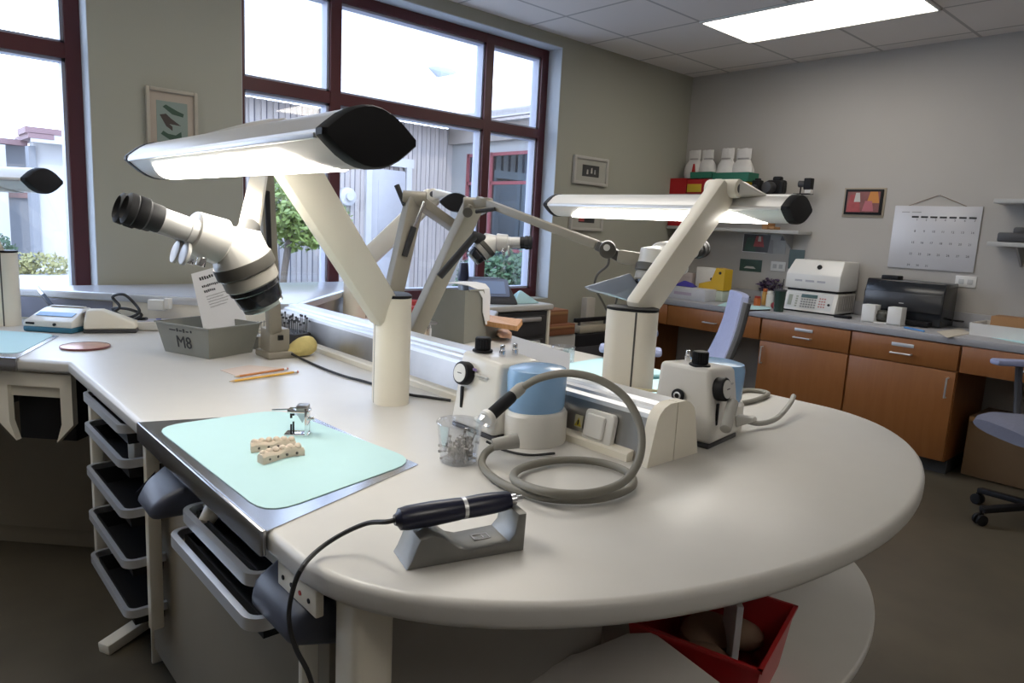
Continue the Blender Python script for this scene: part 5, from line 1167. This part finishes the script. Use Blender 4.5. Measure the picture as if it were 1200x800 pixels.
q = [at_z(*p, CT) for p in ((1150, 393), (1175, 386), (1230, 396), (1215, 406))]
solo('bench_mat', MB().prism([(p.x, p.y) for p in q][::-1], CT+.0004, CT+.0016), MINTB, 'pale blue paper mat on the counter edge before the white paper tray', 'mat')
solo('black_remote', MB().box((5.02, 2.08, CT+.01), (.05, .11, .018), bev=.005), BLACK, 'small black remote lying on the counter beside the furnace', 'remote')
tg = at_z(912, 365, CT); tu = thing('tumbler', 'dark green see through tumbler with a straw left of the furnace', 'tumbler', (tg.x, tg.y, CT))
part('cup', MB().lathe([(0, .0005), (.034, .0005), (.042, .15), (.040, .15), (.033, .006), (0, .006)], (tg.x, tg.y, CT), n=28), mat('dark_green_acrylic', (.05, .09, .075), .15, trans=.3), tu)
part('lid', MB().cyl((tg.x, tg.y, CT+.151), (tg.x, tg.y, CT+.163), .045, n=28, bev=.003), DGREY, tu)
part('straw', MB().cyl((tg.x, tg.y, CT+.02), (tg.x+.01, tg.y-.012, CT+.24), .004, n=8), DGREY, tu)
def jar(px, py, r, h, m, lm, lab, cat='jar', name='paint_jar'):
    c = at_z(px, py, CT); t = thing(name, lab, cat, (c.x, c.y, CT))
    part('body', MB().lathe([(0, .0005), (r, .0005), (r, h*.75), (r*.8, h*.8), (0, h*.8)], (c.x, c.y, CT), n=22), m, t)
    part('lid', MB().cyl((c.x, c.y, CT+h*.8), (c.x, c.y, CT+h), r*.85, n=22, bev=.002), lm, t)
ORG = mat('orange_plastic', (.50, .13, .03), .35)
jar(887, 358, .027, .075, ORG, mat('deep_red', (.33, .03, .02)), 'orange jar with red lid left of the tumbler')
jar(895, 357, .020, .13, mat('amber_plastic', (.5, .28, .06), .35), ORG, 'taller amber bottle beside the orange jar', 'bottle', 'amber_bottle')
jar(901, 359, .027, .12, WHITEP, WHITEP, 'white bottle between the amber bottle and the tumbler', 'bottle', 'white_bottle')
jar(876, 356, .022, .06, mat('grey_jar', (.2, .2, .22)), DGREY, 'small grey jar behind the tall chair back')
jar(866, 350, .032, .20, OFFW, WHITEP, 'tall white spray bottle behind the tall chair back', 'bottle', 'spray_bottle')
c = at_z(866, 350, CT)
c = at_z(890, 356, CT); t = thing('plant_pot', 'small purple and green clump in a pale pot behind the jars', 'plant', (c.x+.10, c.y, CT))
part('pot', MB().lathe([(0, .0005), (.035, .0005), (.045, .10), (0, .10)], (c.x+.10, c.y, CT), n=20), mat('pale_pot', (.5, .52, .55)), t)
f = foliage(MB(), (c.x+.12, c.y-.02, CT+.15), (.06, .12, .06), 160, .025, 77); part('leaves', f, mat('purple_leaves', (.07, .04, .10), .6, var=.5), t, smooth=0)
# clutter in the corner of the counter
def cbox(px, py, sx, sy, h, m, lab, rz=0, name='white_box', lidm=None):
    c = at_z(px, py, CT); t = thing(name, lab, 'box', (c.x, c.y, CT), rz)
    P(MB().box((0, 0, h/2+.0005), (sx, sy, h), bev=.003), 'carton', m, t)
    P(MB().box((-sx/2-.0008, 0, h*.5), (.001, sy*.4, h*.25)), 'printed_mark', lidm or mat('lilac_print', (.42, .36, .46)), t)
    P(MB().box((0, 0, h+.0012), (sx*.96, .012, .0012)), 'tape_seam', mat('tape_seam', (.5, .48, .44)), t)
    return t
cbox(806, 350, .16, .42, .095, mat('pale_carton', (.55, .56, .60), .7), 'long pale carton at the corner end of the counter', 0)
cbox(839, 352, .14, .19, .085, mat('pale_green_carton', (.50, .56, .48), .7), 'pale green carton under the yellow bin', 0, lidm=mat('dark_print', (.06, .06, .07)))
c = at_z(838, 352, CT); t = thing('yellow_bin', 'bright yellow sloping bin on the pale green carton', 'bin', (c.x, c.y, CT+.09))
yb = MB(); 
for x0, x1 in ((-.06, .06),):
    Q = [(.13, 0), (-.10, 0), (-.10, .17), (-.02, .18), (.02, .07), (.13, .04)]
    yb.loft([[V((x, -y if False else y, z)) for y, z in Q] for x in (x0, x1)])
P(yb, 'shell', mat('bright_yellow', (.68, .42, .02), .4), t); P(MB().cyl((-.0605, -.06, .14), (-.064, -.06, .14), .012, n=12), 'hole', INK, t)
c = at_z(812, 350, CT); t = thing('white_file_box', 'upright white file box behind the long pale carton', 'box', (c.x+.15, c.y, CT))
part('shell', MB().box((c.x+.17, c.y-.02, CT+.13), (.10, .18, .26), bev=.004), OFFW, t); part('finger_hole', MB().cyl((c.x+.119, c.y-.08, CT+.17), (c.x+.122, c.y-.08, CT+.17), .012, n=12), DGREY, t)
c = at_z(795, 348, CT); solo('red_edged_box', MB().box((c.x+.18, c.y+.05, CT+.10), (.08, .14, .2), bev=.004).box((c.x+.139, c.y+.05, CT+.165), (.003, .12, .012)), mat('pale_pink_box', (.52, .44, .42)), 'pale pinkish box in the counter corner behind the lamp arm', 'box')
c = at_z(803, 349, CT); solo('blue_cloth', MB().hull([(c.x-.05, c.y-.10, CT+.097), (c.x-.05, c.y+.10, CT+.097), (c.x+.06, c.y-.08, CT+.097), (c.x+.06, c.y+.10, CT+.097), (c.x, c.y+.02, CT+.15), (c.x+.01, c.y-.05, CT+.13)], .01), mat('deep_blue_cloth', (.05, .04, .30), .8), 'deep blue cloth heap on the long pale carton', 'cloth')
c = at_z(783, 345, CT); solo('green_pad', MB().box((c.x, c.y, CT+.02), (.12, .10, .04), rz=.4, bev=.006), mat('dark_green_pad', (.03, .12, .07), .6), 'dark green pad in the counter corner behind the lamp arm', 'pad')
c = at_x(806, 296, XW); solo('wall_fitting', MB().cyl((XW-.002, c.y, c.z), (XW-.05, c.y, c.z), .055, n=24, bev=.012), BLACK, 'round black object on the grey wall behind the lamp arm', 'wall fitting')
c = at_z(862, 362, CT); solo('teal_cloth', MB().hull([tuple(at_z(x, y, CT+h)) for x, y, h in ((840, 358, .001), (900, 364, .001), (905, 360, .001), (850, 354, .001), (870, 359, .012))]), MINTB, 'pale teal cloth lying flat along the counter behind the chair back', 'cloth')
solo('black_tool', MB().cyl(at_z(876, 364, CT+.018), at_z(902, 363, CT+.012), .005, n=8), BLACK, 'thin black tool lying on the teal cloth', 'tool')

# ------------------------------------------------------------------ pictures on the window wall
def framed(px0, py0, px1, py1, fm, matw, pics, lab, fw=.022):
    a, b = at_y(px0, py0, YW), at_y(px1, py1, YW); x0, x1, z1, z0 = a.x, b.x, a.z, b.z
    t = thing('framed_picture', lab, 'picture', ((x0+x1)/2, YW, z0)); xm, zm = (x0+x1)/2, (z0+z1)/2
    f = MB()
    for s in (-1, 1):
        f.box((xm+s*((x1-x0)/2-fw/2), YW-.014, zm), (fw, .026, z1-z0), bev=.003); f.box((xm, YW-.014, zm+s*((z1-z0)/2-fw/2)), (x1-x0-2*fw, .026, fw), bev=.003)
    part('frame', f, fm, t)
    part('mount', MB().box((xm, YW-.008, zm), (x1-x0-2*fw+.002, .010, z1-z0-2*fw+.002)), matw, t)
    iw, ih = (x1-x0-2*fw)*pics[0][1], (z1-z0-2*fw)*pics[0][2]
    part('print', MB().box((xm, YW-.0135, zm), (iw, .002, ih)), pics[0][0], t)
    for k, (m, pts) in enumerate(pics[1:]):
        part('motif', MB().prism([(u, v) for u, v in pts], 0, .0008+.0002*k, M=frame((xm-iw/2, YW-.0145, zm-ih/2), (1, 0, 0), (0, 0, 1)) @ Matrix.Diagonal((iw, ih, 1, 1))), m, t)
WFR = mat('cream_frame', (.40, .36, .29), .5); CFR = mat('white_frame', (.46, .44, .40), .5)
dk = mat('dark_green_motif', (.03, .07, .045)); br2 = mat('dark_brown_motif', (.05, .035, .03))
framed(169, 100.5, 231, 185, WFR, mat('beige_mount', (.42, .355, .29), .8), [(mat('grey_green_print', (.22, .27, .24), .6), .70, .70), (dk, [(.2, .86), (.5, .70), (.85, .66), (.88, .74), (.65, .80), (.3, .92)]), (br2, [(.1, .66), (.3, .40), (.5, .30), (.5, .40), (.4, .46), (.78, .44), (.45, .60), (.3, .70)]), (dk, [(.12, .20), (.35, .1), (.55, .02), (.8, .06), (.78, .3), (.6, .2), (.35, .22), (.2, .28)])], 'cream framed picture of dark leaf shapes between the two windows', .016)
framed(671.5, 181, 709, 219, CFR, mat('pale_mount', (.40, .39, .34), .8), [(mat('dark_group_photo', (.04, .04, .04), .4, var=.6, scale=30), .55, .52), (PALE, [(.25, .2), (.35, .2), (.34, .6), (.27, .6)]), (PALE, [(.5, .3), (.6, .3), (.58, .8), (.52, .75)]), (GYPH, [(.7, .25), (.8, .25), (.78, .65), (.72, .65)])], 'white framed dark group photo, the upper one beside the window')
framed(667.5, 238, 703.5, 271, CFR, mat('pale_mount', (.40, .39, .34), .8), [(DKPH, .55, .5), (SKIN, [(.0, .1), (.35, .1), (.3, .9), (.05, .9)])], 'white framed dark and red photo, the lower one behind the lamp tube')

# boxes and cases standing in the corner by the window wall
def stack(name, lab, cat, px0, px1, z0, z1, Y, dep, m, extra=None, grp=None):
    a, b = at_y(px0, 400, Y), at_y(px1, 400, Y); t = thing(name, lab, cat, ((a.x+b.x)/2, Y+dep/2, z0))
    part('shell', MB().box(((a.x+b.x)/2, Y+dep/2, (z0+z1)/2), (b.x-a.x, dep, z1-z0-.001), bev=.006), m, t)
    if extra: part(extra[0], MB().box(((a.x+b.x)/2, Y-.003, z1-(z1-z0)*.25), ((b.x-a.x)*.9, .004, (z1-z0)*.2), bev=.001), extra[1], t)
    return (a.x+b.x)/2
stack('storage_cabinet', 'low pale cabinet under the brown boxes beside the bench drawers', 'cabinet', 638, 674, 0, .62, 3.47, .28, mat('pale_cabinet', (.42, .41, .39), .5), ('drawer_front', GREYP))
stack('cardboard_box', 'flat red brown box on the low pale cabinet, under another box', 'box', 636, 673, .62, .70, 3.46, .28, mat('red_brown_box', (.25, .10, .05), .6), ('lid_edge', CARDB))
stack('cardboard_box', 'square brown box topmost on the low pale cabinet beside the window', 'box', 637, 664, .70, .80, 3.50, .24, mat('brown_box', (.24, .10, .045), .6), ('lid_edge', CARDB))
xm = stack('black_case', 'black lidded case on the floor by the window wall left of the second pillar', 'case', 672, 735, 0, .60, 3.50, .26, BLACK, ('latch_band', DGREY))
t = thing('cutter_machine', 'small beige machine with black bar on the black case', 'machine', (xm, 3.63, .60))
part('base', MB().box((xm-.05, 3.62, .63), (.32, .16, .058), bev=.01), mat('beige_machine', (.40, .36, .28), .5), t); part('bar', MB().box((xm-.03, 3.58, .70), (.40, .03, .03), bev=.006), BLACK, t)
part('post', MB().box((xm+.0, 3.66, .76), (.10, .06, .20), bev=.008), mat('pale_machine', (.48, .45, .40), .5), t)
for s in (-1, 1): part('bar_foot', MB().cyl((xm-.03+s*.15, 3.58, .655), (xm-.03+s*.15, 3.58, .69), .012, n=10), DGREY, t)

# ------------------------------------------------------------------ office chairs
def office_chair(loc, az, label, hz=.47, top=1.10, lean=.36, ah=.245):
    rz = PI/2-az                     # local +X looks along the azimuth
    t = thing('office_chair', label, 'chair', loc, rz, None)
    P = lambda mb, n, m, par=None: part(n, mb, m, par or t, local=True)
    st = MB()
    rr = []
    for x, zz, k in ((-.23, .0, .9), (-.20, .01, 1), (.0, -.005, 1), (.16, .0, 1), (.225, -.015, .96), (.25, -.04, .9)):
        rr.append([V((x, .24*k*math.cos(a)*(abs(math.cos(a))**-.35 if abs(math.cos(a)) > .05 else 1), hz+zz-.03+.032*math.sin(a))) for a in [2*PI*i/20 for i in range(20)]])
    P(st.loft(rr), 'seat', LAVD)
    bk = MB(); rr = []
    for i in range(9):
        u = i/8; z = .60+(top-.60)*u; xb_ = -.22-lean*(z-.60)-.05*math.sin(PI*u); w_ = .225*(.86+.14*math.sin(PI*min(1, u*1.1+.1)))
        ring = []
        for s, th in ((1, .013), (-1, -.013)):
            for k in range(9):
                y = w_*(1-2*k/8)*s; ring.append(V((xb_+  .02*(y/w_)**2+th, y, z)))
        rr.append(ring)
    P(bk.loft(rr), 'backrest', LAV)
    bs = MB()
    for s in (-1, 1):
        bs.tube([(-.22-lean*(z-.60)-.05*math.sin(PI*(z-.6)/(top-.6))+.02-.008, s*.215, z) for z in (.60, .70, .80, .90, 1.0, top-.02)], .016, n=8)
    P(bs, 'back_frame', DGREY)
    P(MB().beam((-.10, 0, hz-.06), (-.26, 0, .50), .08, .03).beam((-.26, 0, .49), (-.25-lean*.1, 0, .72), .08, .03), 'back_support', BLACK)
    for s in (-1, 1):
        a = P(MB().box((.02, s*.28, hz+ah), (.25, .075, .032), bev=.012), 'armrest', LAV)
        P(MB().tube([(.0, s*.285, hz+ah-.015), (-.02, s*.29, hz+.10), (-.02, s*.25, hz-.06), (-.02, s*.12, hz-.065)], .018, n=8), 'arm_post', DGREY, a)
    P(MB().box((0, 0, hz-.07), (.22, .18, .035), bev=.01), 'mechanism', BLACK)
    P(MB().cyl((0, 0, .09), (0, 0, hz-.08), .026, n=16).cyl((0, 0, .09), (0, 0, .26), .036, n=16), 'gas_column', BLACK)
    bse = MB().cyl((0, 0, .085), (0, 0, .125), .045, n=18)
    for k in range(5):
        a = 2*PI*k/5+.06; bse.beam((.03*math.cos(a), .03*math.sin(a), .105), (.30*math.cos(a), .30*math.sin(a), .08), .045, .03, bev=.008)
    P(bse, 'star_base', BLACK)
    for k in range(5):
        a = 2*PI*k/5+.06; c = V((.30*math.cos(a), .30*math.sin(a), .029)); d = V((-math.sin(a), math.cos(a), 0))
        P(MB().cyl(c-d*.024, c-d*.006, .029, n=16, bev=.004).cyl(c+d*.006, c+d*.024, .029, n=16, bev=.004).cyl(c+V((0, 0, .0)), c+V((0, 0, .05)), .008, n=8).box(c+V((0, 0, .02)), (.02, .012, .03)), 'caster', BLACK)
    return t
office_chair((2.475, 1.905, 0), math.radians(-38), 'office chair with high lavender back seen edge on beyond the right sandblaster', hz=.60, top=1.14, lean=.40, ah=.305)
office_chair((4.32, .70, 0), math.radians(-49), 'office chair with slate seat cut off by the right frame edge', hz=.55)
